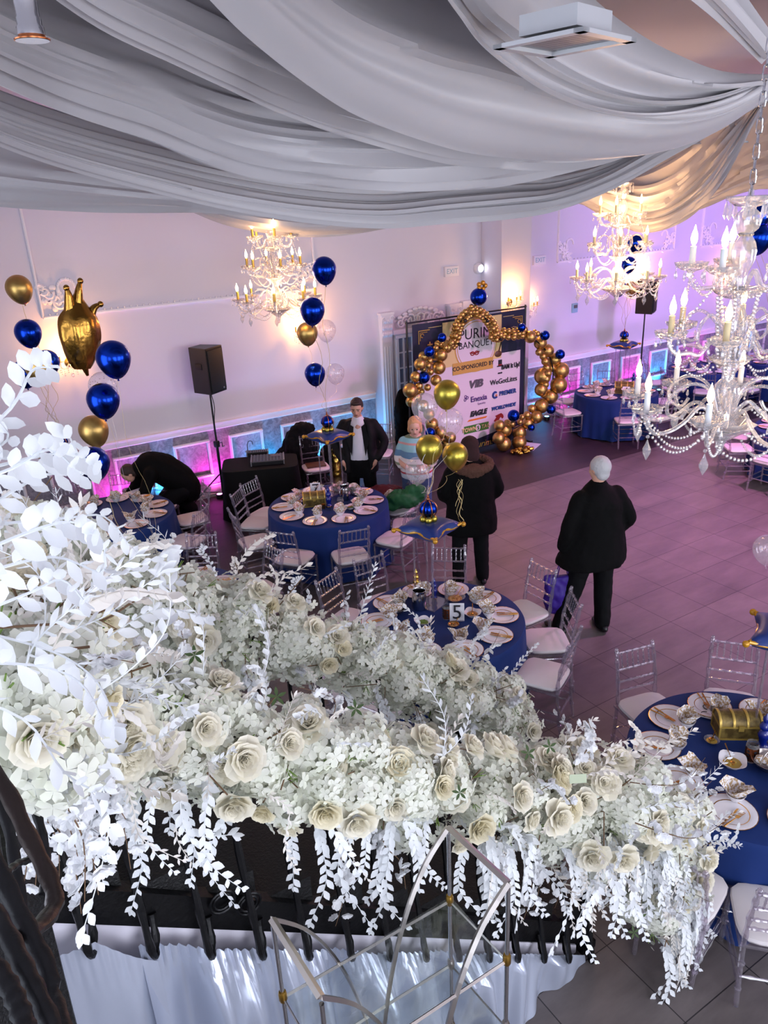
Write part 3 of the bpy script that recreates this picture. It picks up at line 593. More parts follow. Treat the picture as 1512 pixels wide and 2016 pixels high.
# ---- things on the tables
def on(px, py): p = at_z(px, py, ZT); p.z = ZT-.007; return p
def make_chest(p, rz, label, s=1.):
    t = thing('treasure_chest', label, 'chest', p, rz, group='treasure chest favour boxes')
    L, W, H = .27*s, .16*s, .1*s
    MB().box((0, 0, H/2), (L, W, H)).build('box', 'chest_gold', t, smooth=False, bevel=.003)
    mb = MB(); N = 10; vs = []; fs = []
    for x in (-L/2, L/2):
        for i in range(N+1): a = pi*i/N; vs.append((x, W/2*cos(a), H+.075*s*sin(a)))
    fs = [(i, i+1, N+2+i, N+1+i) for i in range(N)]+[tuple(range(N+1)), tuple(range(2*N+1, N, -1)), (0, N, 2*N+1, N+1)]
    mb.add(vs, fs); mb.build('lid', 'chest_gold', t)
    for x in (-L/2, -L/6, L/6, L/2):
        mb = MB(); mb.tube([(x, W/2*1.02*cos(pi*i/N), H+.077*s*sin(pi*i/N)) for i in range(N+1)], .006*s, 6, flat=1.6); mb.build('strap', 'chest_light', t)
    mb = MB()
    for x in (-L/2, L/2):
        for y in (-W/2, W/2): mb.box((x, y, H/2), (.012*s, .012*s, H))
    for z in (.004, H): mb.box((0, W/2, z), (L, .01, .012)); mb.box((0, -W/2, z), (L, .01, .012)); mb.box((L/2, 0, z), (.01, W, .012)); mb.box((-L/2, 0, z), (.01, W, .012))
    mb.box((0, -W/2-.006, H-.005), (.035*s, .012, .04*s)); mb.build('metal_edging', 'chest_light', t, smooth=False); return t
def make_figurine(p, label, m='nutcracker', s=1.):
    t = thing('figurine', label, 'ornament', p); q = [(.04, 0), (.042, .015), (.03, .025), (.025, .05), (.034, .08), (.04, .1), (.03, .125), (.02, .135), (.034, .15), (.036, .17), (.026, .19), (.016, .2), (.022, .215), (.02, .235), (.008, .25), (.004, .265), (0, .27)]
    MB().lathe([(r*s, z*s) for r, z in q], 16).build('body', m, t); MB().lathe([(.0425*s, .002), (.0435*s, .008), (.042*s, .014)], 16, cap=False).build('base_ring', 'gold_metal' if m == 'nutcracker' else m, t); return t
def make_jar(p, label, m='copper'):
    t = thing('glass_jar', label, 'jar', p); MB().lathe([(0, 0), (.038, 0), (.04, .01), (.04, .12), (.036, .13), (.037, .14)], 18, cap=False).build('glass', 'drink_glass', t)
    mb = MB(); mb.lathe([(.0405, .012), (.0405, .11)], 18, cap=False); mb.build('label_wrap', m, t)
    mb = MB()
    for k in range(6):
        a = k*pi/3
        for z in (.035, .062, .088): mb.box((.0405*cos(a), .0405*sin(a), z), (.004, .016, .016), rz=a)
    mb.build('pattern', 'ink', t, smooth=False); return t
def dish(p, label, kind='square', m='porcelain', fill='food', name='serving_dish', cat='dish', spoon=True, s=1., rz=0.):
    t = thing(name, label, cat, p, rz); n = 28; mb = MB(); prof = [(.0, .004), (.04, .003), (.07, .03), (.085, .045), (.08, .044), (.062, .028), (.035, .012), (0, .011)]
    if kind == 'round': mb.lathe([(r*s, z*s) for r, z in prof], 22, cap=False)
    else:
        vs = []; fs = []
        for r, z in prof:
            for i in range(n):
                a = 2*pi*i/n; k = (abs(cos(a))**3.2+abs(sin(a))**3.2)**(-1/3.2); vs.append((r*s*k*cos(a), r*s*k*sin(a), z*s+(.012*s*abs(sin(2*a)) if r > .06 else 0)))
        fs = [(k*n+i, k*n+(i+1) % n, (k+1)*n+(i+1) % n, (k+1)*n+i) for k in range(len(prof)-1) for i in range(n)]; mb.add(vs, fs)
    mb.build('bowl', m, t)
    mb = MB(); mb.lathe([(0, .03*s), (.035*s, .03*s), (.058*s, .026*s), (.055*s, .02*s)], 16); R = random.Random(int(p.x*100))
    for k in range(9): a = R.random()*6.28; q = R.random()*.04*s; mb.ball((q*cos(a), q*sin(a), .03*s), .013*s, 6, 4)
    mb.build('food', fill, t, kind='stuff')
    if spoon:
        mb = MB(); mb.tube([(0, 0, .035), (.05*s, .02*s, .05*s), (.12*s, .05*s, .075*s)], [.004, .003, .005], 6); mb.ball((-.01, 0, .036), .016, 8, 5, (1.4, 1, .4)); mb.build('spoon', 'gold_metal', t)
    return t
def make_pitcher(p, label, rz=0, s=1.):
    t = thing('pitcher', label, 'pitcher', p, rz)
    MB().lathe([(r*s, z*s) for r, z in [(0, .0), (.06, 0), (.066, .01), (.068, .12), (.06, .16), (.056, .18), (.062, .19), (.058, .19), (.05, .17), (.06, .12), (.058, .015), (0, .012)]], 24, cap=False).build('body', 'chrome', t)
    MB().tube(spline([(-.06*s, 0, .165*s), (-.11*s, 0, .16*s), (-.12*s, 0, .1*s), (-.09*s, 0, .05*s), (-.067*s, 0, .045*s)], 14), .007*s, 8).build('handle', 'chrome', t)
    MB().tube([(.05*s, 0, .17*s), (.085*s, 0, .195*s)], [.02*s, .012*s], 8).build('spout', 'chrome', t); return t
def card(p, s, label, rz):
    t = thing('number_card', label, 'table number', p, rz); MB().box((0, .01, .085), (.13, .004, .17), Matrix.Rotation(-.12, 4, 'X')).build('card', 'paper', t, smooth=False)
    MB().box((0, .02, .005), (.12, .05, .01)).build('foot', 'acrylic', t, smooth=False)
    text(s, .19, 'ink', t, (0, .004, .085), (pi/2-.12, 0, 0), name='numeral'); return t
def cup(p, label, m='drink_glass', s=1., name='glass_cup', cat='glass'):
    t = thing(name, label, cat, p); MB().lathe([(r*s, z*s) for r, z in [(0, 0), (.022, 0), (.028, .06), (.03, .062), (.026, .06), (.02, .004), (0, .004)]], 14, cap=False).build('cup', m, t); return t
def basket(p, label):
    t = thing('bread_bowl', label, 'bowl', p); MB().lathe([(0, .0), (.05, 0), (.09, .04), (.11, .07), (.105, .07), (.085, .04), (.04, .01), (0, .01)], 20, cap=False).build('bowl', 'brushed', t)
    mb = MB(); R = random.Random(3)
    for k in range(7): mb.ball((R.uniform(-.05, .05), R.uniform(-.05, .05), .07), .04, 8, 6, (1, .8, .7))
    mb.build('bread', 'napkin', t, kind='stuff')
    MB().tube([(.1*cos(a), .0, .07+.08*sin(a)) for a in [pi*i/10 for i in range(11)]], .004, 6).build('handle', 'brushed', t); return t
cam_face = lambda p: atan2(p[1], p[0])-pi/2      # heading whose -Y side looks back at the stairs
D5, D7, D2, D6, D0 = 'the middle table near the stairs', 'the back table before the suited person', 'the table at right front', 'the table right of the balloon arch', 'the table at far left'
DX_, D8, D9, D10 = 'the table behind the left flowers', 'the table behind the near chandelier', 'the farthest right table', 'the table at the right edge'
c5 = make_table(866, 1218, D5, 5)
for px, py in ((690, 1222), (1030, 1206), (1066, 1262), (1010, 1312)): seat_at(c5, px, py, D5)
for a in (325, 5, 172, 210, 238): chair_ang(c5, a, D5)
settings(c5, 14, D5, seed=5); centre_stand(848, 1186, .35, D5)
make_pitcher(on(826, 1196), 'tarnished chrome pitcher left of the 5 card', -2.4); basket(on(778, 1206), 'metal bread bowl with white napkin beside the pitcher')
make_figurine(on(855, 1176), 'round blue turned figurine behind the pitcher on the middle table', s=.8); make_figurine(on(820, 1160), 'gold bottle shaped ornament at far side of the middle table', 'gold_light', .85)
dish(on(896, 1182), 'glass bowl of snacks behind the 5 card', 'round', 'drink_glass', s=1.15); make_jar(on(880, 1216), 'glass jar with printed wrap beside the 5 card')
card(on(900, 1222), '5', 'white table card showing a black five', cam_face(c5)); dish(on(930, 1212), 'square white dish with spoon right of the 5 card', s=.9, rz=.5)
dish(on(893, 1232), 'small round brown dish with spoon in front of the 5 card', 'round', 'gold_metal', s=.6); dish(on(833, 1228), 'square white dish of olives before the pitcher', fill='green', s=.85, spoon=False)
cup(on(797, 1172), 'small clear cup at back left of the middle table')
c7 = make_table(646, 992, D7, 7)
for px, py in ((599, 1080), (678, 1077), (752, 1056), (528, 1062), (522, 1030)): seat_at(c7, px, py, D7)
for a in (305, 66, 100): chair_ang(c7, a, D7)
settings(c7, 18, D7, seed=7); centre_stand(655, 968, .25, D7)
make_chest(on(619, 992), cam_face(c7)+.05, 'gold treasure chest box beside the 7 card'); card(on(622, 975), '7', 'white table card showing a black seven', cam_face(c7))
make_figurine(on(648, 996), 'blue turned figurine beside the gold chest on the back table'); make_pitcher(on(680, 982), 'chrome pitcher on the back table', .5); make_jar(on(671, 1000), 'dark printed glass jar beside the pitcher on the back table', 'ink_grey')
dish(on(690, 1001), 'square white dish with greens on the back table', fill='green', s=.8); dish(on(698, 988), 'small round dish of dip at right of the back table', 'round', s=.6, spoon=False); dish(on(588, 990), 'small round dish at left of the gold chest', 'round', s=.6)
cup(on(660, 968), 'clear glass lit by the chandelier on the back table', s=1.4); cup(on(637, 1000), 'amber glass in front of the figurine, 7 table', 'gold_metal', s=.9); cup(on(710, 985), 'small clear cup at right rim of the back table')
c2 = make_table(1472, 1492, D2, 2)
for px, py in ((1383, 1690), (1500, 1722), (1290, 1408)): seat_at(c2, px, py, D2)
for a in (350, 60): chair_ang(c2, a, D2)
settings(c2, 4, D2, seed=2); centre_stand(1517, 1440, .5, D2)
make_chest(on(1448, 1440), cam_face(c2)+.42, 'gold treasure chest box on the table at right front', 1.0); make_figurine(on(1500, 1468), 'blue turned figurine beside the chest at right front')
make_jar(on(1478, 1494), 'glass jar with pink printed wrap at right front'); dish(on(1441, 1506), 'square white dish with dip and gold spoon at right front', fill='chest_light', s=1., rz=.6); dish(on(1401, 1460), 'small clear dish of mustard and spoon at right front', 'round', 'drink_glass', fill='chest_light', s=.6)
basket(on(1512, 1510), 'metal bread bowl at the right edge of the photo')
bk = thing('folded_booklet', 'white folded booklet lying open beside the gold chest', 'booklet', on(1392, 1400), .5)
MB().add([(-.09, -.055, .01), (0, -.055, .004), (0, .055, .004), (-.09, .055, .01), (.09, -.055, .012), (.09, .055, .012)], [(0, 1, 2, 3), (1, 4, 5, 2)]).build('pages', 'paper', bk, smooth=False)
mb = MB()
for sx in (-1, 1): mb.tube([(sx*.045+.03*cos(a), .005+.028*sin(a), .012) for a in [-.2+3.5*i/10 for i in range(11)]], .003, 5)
mb.build('print', 'ink', bk)
c6 = make_table(1213, 770, D6, 6)
for px, py in ((1150, 808), (1231, 824)): seat_at(c6, px, py, D6)
for a in (290, 320, 350, 25, 60, 135): chair_ang(c6, a, D6)
settings(c6, 12, D6, seed=6); centre_stand(1222, 757, .3, D6); make_chest(on(1228, 772), cam_face(c6), 'gold treasure chest box on the table right of the arch', 1.2); make_figurine(on(1246, 762), 'dark blue figurine on the table right of the arch', s=1.1)
card(on(1232, 779), '6', 'small white card before the far chest', cam_face(c6))['label'] = 'small white number card in front of the chest right of the arch'
c0 = make_table(222, 1012, D0, 10)
for px, py in ((304, 1006), (322, 1034)): seat_at(c0, px, py, D0)
for a in (10, 128, 335): chair_ang(c0, a, D0)
settings(c0, 10, D0, seed=10); centre_stand(150, 1010, .2, D0)
cx_ = make_table(330, 1178, DX_, 11)
for a in (22, 68, 335, 300): chair_ang(cx_, a, DX_)
settings(cx_, 5, DX_, seed=11, skip=(3, 4, 5, 6))
c8 = make_table(1392, 722, D8, 8)
for a in (180, 215, 250, 330, 20, 60, 130): chair_ang(c8, a, D8)
settings(c8, 3, D8, seed=8)
c9 = make_table(1540, 708, D9, 9)
for a in (170, 215, 300, 340): chair_ang(c9, a, D9)
settings(c9, 9, D9, seed=9, skip=(1, 2, 3, 4))
c10 = make_table(1592, 842, D10, 12)
for a in (205, 245, 285): chair_ang(c10, a, D10)
settings(c10, 3, D10, seed=12, skip=(0, 1, 2, 3, 4))
# ================================================================== staircase, railings, satin, etagere
SZ = lambda x: 2.0-.75*x          # lower edge line of the stringer
YA, YB = 2.27, 3.47
mb = MB(); n = 11
for k in range(n):
    x = -.05+.24*k; z = SZ(x)+.13
    mb.box((x+.12, (YA+YB)/2, z/2), (.24, YB-YA, z))
struct('staircase', mb, 'dark_panel', smooth=False)
struct('landing_floor', MB().box((-1.5, 1.0, 2.14), (2.9, 5.2, .1)), 'dark_panel', smooth=False)
def stringer(y):
    mb = MB(); vs = []
    for x in (-.06, 2.56):
        for dy in (-.03, .03):
            for dz in (0, .17): vs.append((x, y+dy, max(.0, SZ(x)+dz)))
    mb.add(vs, [(0, 1, 3, 2), (4, 6, 7, 5), (0, 4, 5, 1), (2, 3, 7, 6), (0, 2, 6, 4), (1, 5, 7, 3)]); return mb
def railing(name, label, y, sg, belly=True):
    t = thing(name, label, 'railing', (0, 0, 0))
    stringer(y).build('stringer', 'iron', t, smooth=False)
    mb = MB(); mb.tube([(-.06, y, SZ(-.06)+.98), (2.6, y, SZ(2.6)+.98)], .025, 8); mb.build('handrail', 'iron', t)
    for k in range(14):
        x = .03+.195*k; z0 = SZ(x)
        if belly: P = spline([(x, y, z0+.98), (x, y-.01, z0+.75), (x, y-.04*1, z0+.45), (x, y-.09, z0+.2), (x, y-.13, z0+.0), (x+.01, y-.12, z0-.06), (x+.03, y-.07, z0-.04), (x+.04, y-.03, z0+.04)], 24)
        else: P = [(x, y, z0+.98), (x, y, z0+.1)]
        R_ = [.0145+.003*sin(i*1.9) for i in range(len(P))] if belly else .013
        MB().tube(P, R_, 7).build('baluster', 'iron', t)
    if belly:
        mb = MB()
        for cx0 in (.52, .62):
            for r in (.05, .035): mb.tube([(cx0+r*cos(a), y-.05, SZ(cx0)+.17+r*sin(a)) for a in [2*pi*i/16 for i in range(17)]], .006, 6)
        mb.build('scroll_ornament', 'iron', t)
    for x in (2.62,):
        mb = MB(); mb.box((x, y, .55), (.07, .07, 1.1)); mb.ball((x, y, 1.13), .05, 12, 8); mb.box((x, y, .03), (.11, .11, .06)); mb.build('newel_post', 'iron', t, bevel=.004)
    return t
railing('stair_railing', 'black iron stair railing with curled balusters under the nearest flower garland', YA, 1)
railing('stair_railing', 'black iron railing on far side of the stairs under the rear garland', YB, 1, False)
# near railing of the landing, seen at the bottom left corner
t = thing('landing_railing', 'thick dark iron railing with twisted bars at bottom left corner', 'railing', (0, 0, 0))
for i, (pts, m, r) in enumerate([([(-40, 1480, 1.25), (15, 1560, 1.22), (50, 1635, 1.2), (88, 1710, 1.18), (108, 1765, 1.16), (98, 1800, 1.14), (60, 1838, 1.1), (20, 1850, 1.05)], 'bronze_iron', .015),
        ([(-30, 1650, 1.1), (20, 1760, 1.08), (60, 1840, 1.06), (95, 1915, 1.04), (100, 1960, 1.03), (125, 2030, 1.0), (140, 2110, .98)], 'iron', .014),
        ([(-40, 1760, 1.0), (10, 1830, 1.0), (45, 1900, .98), (75, 1960, .97), (110, 2040, .96), (130, 2100, .95)], 'iron', .013),
        ([(-40, 1870, .95), (10, 1930, .94), (40, 1990, .93), (60, 2060, .92)], 'iron', .013),
        ([(-30, 1500, 1.45), (10, 1600, 1.42), (30, 1700, 1.4), (45, 1800, 1.38), (60, 1900, 1.36), (70, 2000, 1.34)], 'iron', .012),
        ([(75, 1655, 1.3), (60, 1690, 1.3), (35, 1700, 1.28), (10, 1720, 1.25)], 'iron', .008),
        ([(40, 1530, 1.5), (75, 1610, 1.48), (92, 1700, 1.46), (85, 1760, 1.44)], 'iron', .01)]):
    P = spline([at_d(*q) for q in pts], 26); MB().tube(P, [r*.75*(1+.12*sin(k*1.7+i)) for k in range(27)], 9, flat=.8).build('baluster' if i < 5 else 'cross_bar', m, t)
mb = MB(); mb.tube([(-.08, -.3, 3.12), (-.08, .4, 3.12), (-.08, 1.2, 3.12), (-.06, 2.2, 2.98)], .024, 8); mb.build('handrail', 'iron', t)
# satin skirt below the stringer
def skirt(name, label, x0, x1, top, amp, seed, zt=0.0, yb=0.0):
    NX, NZ = 220, 26; R = random.Random(seed); ph = [R.random()*6 for _ in range(6)]; G = []
    for i in range(NX+1):
        x = x0+(x1-x0)*i/NX; row = []
        for j in range(NZ+1):
            v = j/NZ; zt_ = top(x); z = zt_*(1-v)+.003; s = min(1, v*6+.12)
            w = amp*s*(.6*sin(21*x+ph[0]+.9*sin(5*x)-1.2*v)+.3*sin(43*x+ph[1]+2*v)+.45*sin(11*x+ph[2]-2*v)); w += .009*(1-min(1, v*9))*sin(190*x+ph[3])
            if .03 < v < .07: w -= .005
            bul = .04*(v**.7)*min(1, (x1-x)/.5+.15) + yb
            row.append((x+.05*v*sin(7*x+ph[4])*(1 if x1-x > .3 else 0), 2.185-bul+(w-amp*.55*s)*min(1, (x1-x)/1.0+.04), z))
        G.append(row)
    mb = MB().grid(G); o = mb.build(name, 'satin_white'); return tag(o, label, 'satin skirt')
mat('satin_white', 'b9c0d2', .24, metal=.35, spec=.8)
skirt('satin_skirt', 'white satin skirt gathered under the stair balusters, right of the overlap', .19, 2.55, lambda x: max(.03, SZ(x)-.04), .11, 1)
skirt('satin_skirt', 'smoother white satin panel with pinched top at far left of the skirt', -.14, .24, lambda x: SZ(x)+.0-.09*abs(sin((x-.06)*8)), .09, 3, yb=.03)
struct('wall_stair', MB().box((-.6, YA+.02, 1.05), (1.2, .06, 2.0)), 'wall_paint', smooth=False)
mb = MB(); mb.add([(-.06, YA-.015, 0), (2.55, YA-.015, 0), (2.55, YA-.015, .06), (-.06, YA-.015, SZ(-.06)+.01), (-.06, YA, 0), (2.55, YA, 0), (2.55, YA, .06), (-.06, YA, SZ(-.06)+.01)], [(0, 1, 2, 3), (4, 5, 6, 7), (0, 1, 5, 4), (1, 2, 6, 5), (2, 3, 7, 6), (3, 0, 4, 7)]); struct('trim_stair', mb, 'wall_paint', smooth=False)
# ---- chrome and glass etagere
et = thing('etagere', 'tall chrome etagere with curved frame and glass shelves below the stairs', 'shelf stand', (.97, 1.69, 0))
O = V((.97, 1.69, 0)); A, B_, C_, D_ = V((1.33, 1.85, 2.0)), V((1.35, 1.52, 2.0)), V((.59, 1.86, 2.0)), V((.6, 1.52, 2.0))
def sq(pts, w, h, m, name):
    mb = MB(); mb.tube([V(p)-O for p in pts], w, 4, flat=h); return mb.build(name, m, et, smooth=False)
for p in (A, B_, C_, D_):
    MB().tube([p-O-V((0, 0, .03)), V((p.x-O.x, p.y-O.y, .0))], .0085, 10).build('upright_rod', 'chrome', et)
def arc(p, q, z1=.15, s=.56):     # bows out from a corner to the middle of the long side and back
    mid = V(((p.x+q.x)/2, (p.y+q.y)/2, 0)); dx = (mid.x-p.x)
    return spline([p, V((p.x+dx*.33, p.y, 1.86)), V((p.x+dx*.62, p.y, 1.62)), V((p.x+dx*.84, p.y, 1.3)), V((p.x+dx*.95, p.y, .95)), V((p.x+dx*.8, p.y, .5)), V((p.x+dx*.3, p.y, 0.02))], 26)
for p, q in ((A, C_), (C_, A), (B_, D_), (D_, B_)): sq(arc(p, q), .014, .5, 'brushed', 'curved_frame')
sq([A, B_], .014, .6, 'brushed', 'end_bar'); sq([C_, D_], .014, .6, 'brushed', 'end_bar')
for i, z in enumerate((1.62, 1.25, .85, .42)):
    sh_ = MB(); sh_.box((0, 0, z), (.74, .33, .008)); sh_.build('glass_shelf', 'shelf_glass', et, smooth=False, bevel=.001)
    for a, c in ((A, C_), (B_, D_)): sq([V((a.x, a.y, z-.012)), V((c.x, c.y, z-.012))], .007, 1, 'brushed', 'shelf_bar')
    for a, c in ((A, B_), (C_, D_)): sq([V((a.x, a.y, z-.012)), V((c.x, c.y, z-.012))], .004, 1, 'brushed', 'cross_rod')
    for p in (A, C_, D_, B_):
        mb = MB(); mb.lathe([(.0, .0), (.013, .002), (.016, .012), (.016, .04), (.013, .05), (0, .05)], 12, c=(p.x-O.x, p.y-O.y, z-.03)); mb.build('shelf_knob', 'brass' if i == 0 else 'brushed', et)
# ================================================================== flowers
def petal(mb, M, L, W, cup=.3, curl=.2, n=3):
    vs = []; fs = []
    for i in range(n+1):
        t = i/n; w = W*.5*((.38, .82, 1., .66) if n == 3 else (.35, 1., .62))[i]
        for j in (-1, 0, 1): vs.append((j*w, L*t, cup*L*(t*t*.9)+(abs(j)*w*.45)-curl*L*max(0, t-.6)**1.5*2))
    fs = [(i*3+j, i*3+j+1, i*3+4+j, i*3+3+j) for i in range(n) for j in (0, 1)]
    mb.add(vs, fs, M)
def rose_mesh(seed, openness=1.):
    R = random.Random(seed); mb = MB(); rings = [(5, .05, .068, .25, 66), (5, .046, .062, .5, 46), (5, .039, .052, .8, 27), (5, .031, .042, 1.0, 14), (4, .025, .032, 1.1, 6), (3, .02, .02, 1.1, 0)]
    for k, (n, L, W, cup, tilt) in enumerate(rings):
        for i in range(n):
            a = 2*pi*(i+R.random()*.25)/n+k*.6
            M = Matrix.Rotation(a, 4, 'Z') @ Matrix.Translation((0, .006+.002*(4-k), .006*k)) @ Matrix.Rotation(radians(90-tilt*openness+R.uniform(-6, 6)), 4, 'X')
            petal(mb, M, L, W, .12, .35)
    return mb
def floret(mb, M, s):
    for i in range(4):
        a = i*pi/2; c, d = cos(a), sin(a); P = [(0, 0, 0), (s*.4*c-s*.36*d, s*.4*d+s*.36*c, s*.1), (s*.86*c-s*.34*d, s*.86*d+s*.34*c, s*.13), (s*c, s*d, s*.02), (s*.86*c+s*.34*d, s*.86*d-s*.34*c, s*.13), (s*.4*c+s*.36*d, s*.4*d-s*.36*c, s*.1)]
        mb.add(P, [(0, 5, 4, 3), (0, 3, 2, 1)], M)
def hydrangea_mesh(seed, R0=.085, n=46):
    R = random.Random(seed); mb = MB()
    for i in range(n):
        z = 1-1.65*(i+.5)/n; a = i*2.39996; q = sqrt(max(0, 1-z*z)); d = V((q*cos(a), q*sin(a), z)); r = R0*R.uniform(.82, 1.1)
        M = Matrix.Translation(d*r) @ frame(d+V((R.uniform(-.4, .4), R.uniform(-.4, .4), R.uniform(-.4, .4)))) @ Matrix.Rotation(R.random()*6, 4, 'Z'); floret(mb, M, R.uniform(.025, .036))
    return mb
def leaf(mb, M, L, W):
    vs = [(0, 0, 0)]; 
    for t, w in ((.22, .62), (.5, 1), (.78, .66)): vs += [(-W/2*w, L*t, .1*W), (0, L*t, -.06*W+.12*L*t*t), (W/2*w, L*t, .1*W)]
    vs.append((0, L, .1*L)); fs = [(0, 2, 1), (0, 3, 2), (1, 2, 5, 4), (2, 3, 6, 5), (4, 5, 8, 7), (5, 6, 9, 8), (7, 8, 10), (8, 9, 10)]
    mb.add(vs, fs, M)
def spray_mesh(seed, L=.34, n=9, lf=.06, mode='arc', wd=.5):
    """ruscus-like stem with paired leaves; 'hang' droops straight down, 'arc' bows outward along +Z then -Y"""
    R = random.Random(seed); mb = MB()
    if mode == 'hang': P = spline([(0, 0, 0), (R.uniform(-.02, .02), -.06, .01), (R.uniform(-.03, .03), -.1, -.06), (R.uniform(-.04, .04), -.12, -L*.5), (R.uniform(-.05, .05), -.11, -L)], n*2)
    else: P = spline([(0, 0, -.04), (0, -.01, L*.3), (R.uniform(-.03, .03), -.03-L*.1, L*.62), (R.uniform(-.05, .05), -.05-L*.33, L*.85)], n*2)
    mb.tube(P, [.0028*(1-.6*i/len(P)) for i in range(len(P))], 4)
    for i in range(1, n+1):
        t = (P[2*i]-P[2*i-1]).normalized(); s = lf*R.uniform(.8, 1.1)*(1-.25*i/n)
        for sg in (-1, 1) if i < n else (-1, 1, 0):
            p = P[2*i] if sg >= 0 else P[2*i-1]; s *= R.uniform(.85, 1.1)
            side = t.cross(V((0, 1, .3))).normalized(); d = (t*(1.25 if mode == 'hang' else .9)+side*sg*(.75+.25*R.random())+V((0, -.25, 0))).normalized() if sg else t
            nn = V((R.uniform(-.35, .35), -1, R.uniform(.3, 1.1))); x = d.cross(nn).normalized(); z = x.cross(d)
            M = Matrix(((x.x, d.x, z.x, p.x), (x.y, d.y, z.y, p.y), (x.z, d.z, z.z, p.z), (0, 0, 0, 1))); leaf(mb, M, s, s*wd)
    return mb
def blossom(mb, M, s):
    for i in range(5):
        petal(mb, M @ Matrix.Rotation(2*pi*i/5, 4, 'Z') @ Matrix.Rotation(.25, 4, 'X'), s, s*.95, .25, .2, 2)
def blossom_parts(seed, L=.42, n=13, mode='arc', s=.024):
    R = random.Random(seed); tw = MB(); fl = MB(); sg = -1 if mode == 'hang' else 1
    P = spline([(0, 0, 0), (R.uniform(-.03, .03), -.05, sg*L*.3), (R.uniform(-.07, .07), -.06, sg*L*.65), (R.uniform(-.1, .1), -.1, sg*L)], 16)
    tw.tube(P, [.0035*(1-.7*i/17) for i in range(17)], 5)
    for i in range(n):
        p = P[3+int(13*i/n)]+V((R.uniform(-.03, .03), R.uniform(-.03, .02), R.uniform(-.02, .02))); d = (p-P[8])+V((R.uniform(-1, 1), R.uniform(-1.4, .4), R.uniform(-.6, 1)))
        for q in range(2): blossom(fl, Matrix.Translation(p) @ frame(d) @ Matrix.Rotation(R.random()*6, 4, 'Z') @ Matrix.Translation((0, 0, -.006*q)), s*(1+.15*q))
    return tw, fl
ROSE = [rose_mesh(i, o).mesh('rose', m) for i, (o, m) in enumerate(((1, 'rose'), (.7, 'rose_deep'), (1.2, 'rose'), (.85, 'rose')))]
HYD = [hydrangea_mesh(i).mesh('hydrangea_head', 'hydrangea') for i in range(3)]
SPR = [spray_mesh(i, .3+.05*i, 8+i).mesh('leaf_spray', 'leaf_white' if i % 2 else 'leaf_warm') for i in range(4)]
HNG = [spray_mesh(20+i, .25+.055*i, 9+2*i, .052, 'hang', .52).mesh('leaf_spray', 'leaf_white') for i in range(4)]
FINE = [spray_mesh(40+i, .3, 14, .034, 'hang', .32).mesh('leaf_spray', 'leaf_warm') for i in range(2)]
BLO = []
for i, md in enumerate(('arc', 'hang', 'arc', 'hang')):
    tw, fl = blossom_parts(i, .3+.05*i, 12, md); BLO.append((tw.mesh('twig', 'twig'), fl.mesh('blossom_cluster', 'blossom'), md))
def leafcloud(path, rad, n, seed, m='leaf_warm', s=(.03, .055)):
    R = random.Random(seed); mb = MB(); N = len(path)-1
    for i in range(n):
        u = R.random()*N; k = min(int(u), N-1); c = path[k].lerp(path[k+1], u-k); r = rad(u/N)
        d = V((R.gauss(0, 1), R.gauss(0, 1), R.gauss(0, 1))).normalized(); p = c+d*r*R.uniform(.55, .98)
        M = Matrix.Translation(p) @ frame(d+V((R.uniform(-1, 1), R.uniform(-1, 1), R.uniform(-1, 1)))*.9) @ Matrix.Rotation(R.random()*6.28, 4, 'Z')
        if i % 3: floret(mb, M, R.uniform(.026, .04))
        else: q = R.uniform(*s); leaf(mb, M, q, q*.5)
    return mb
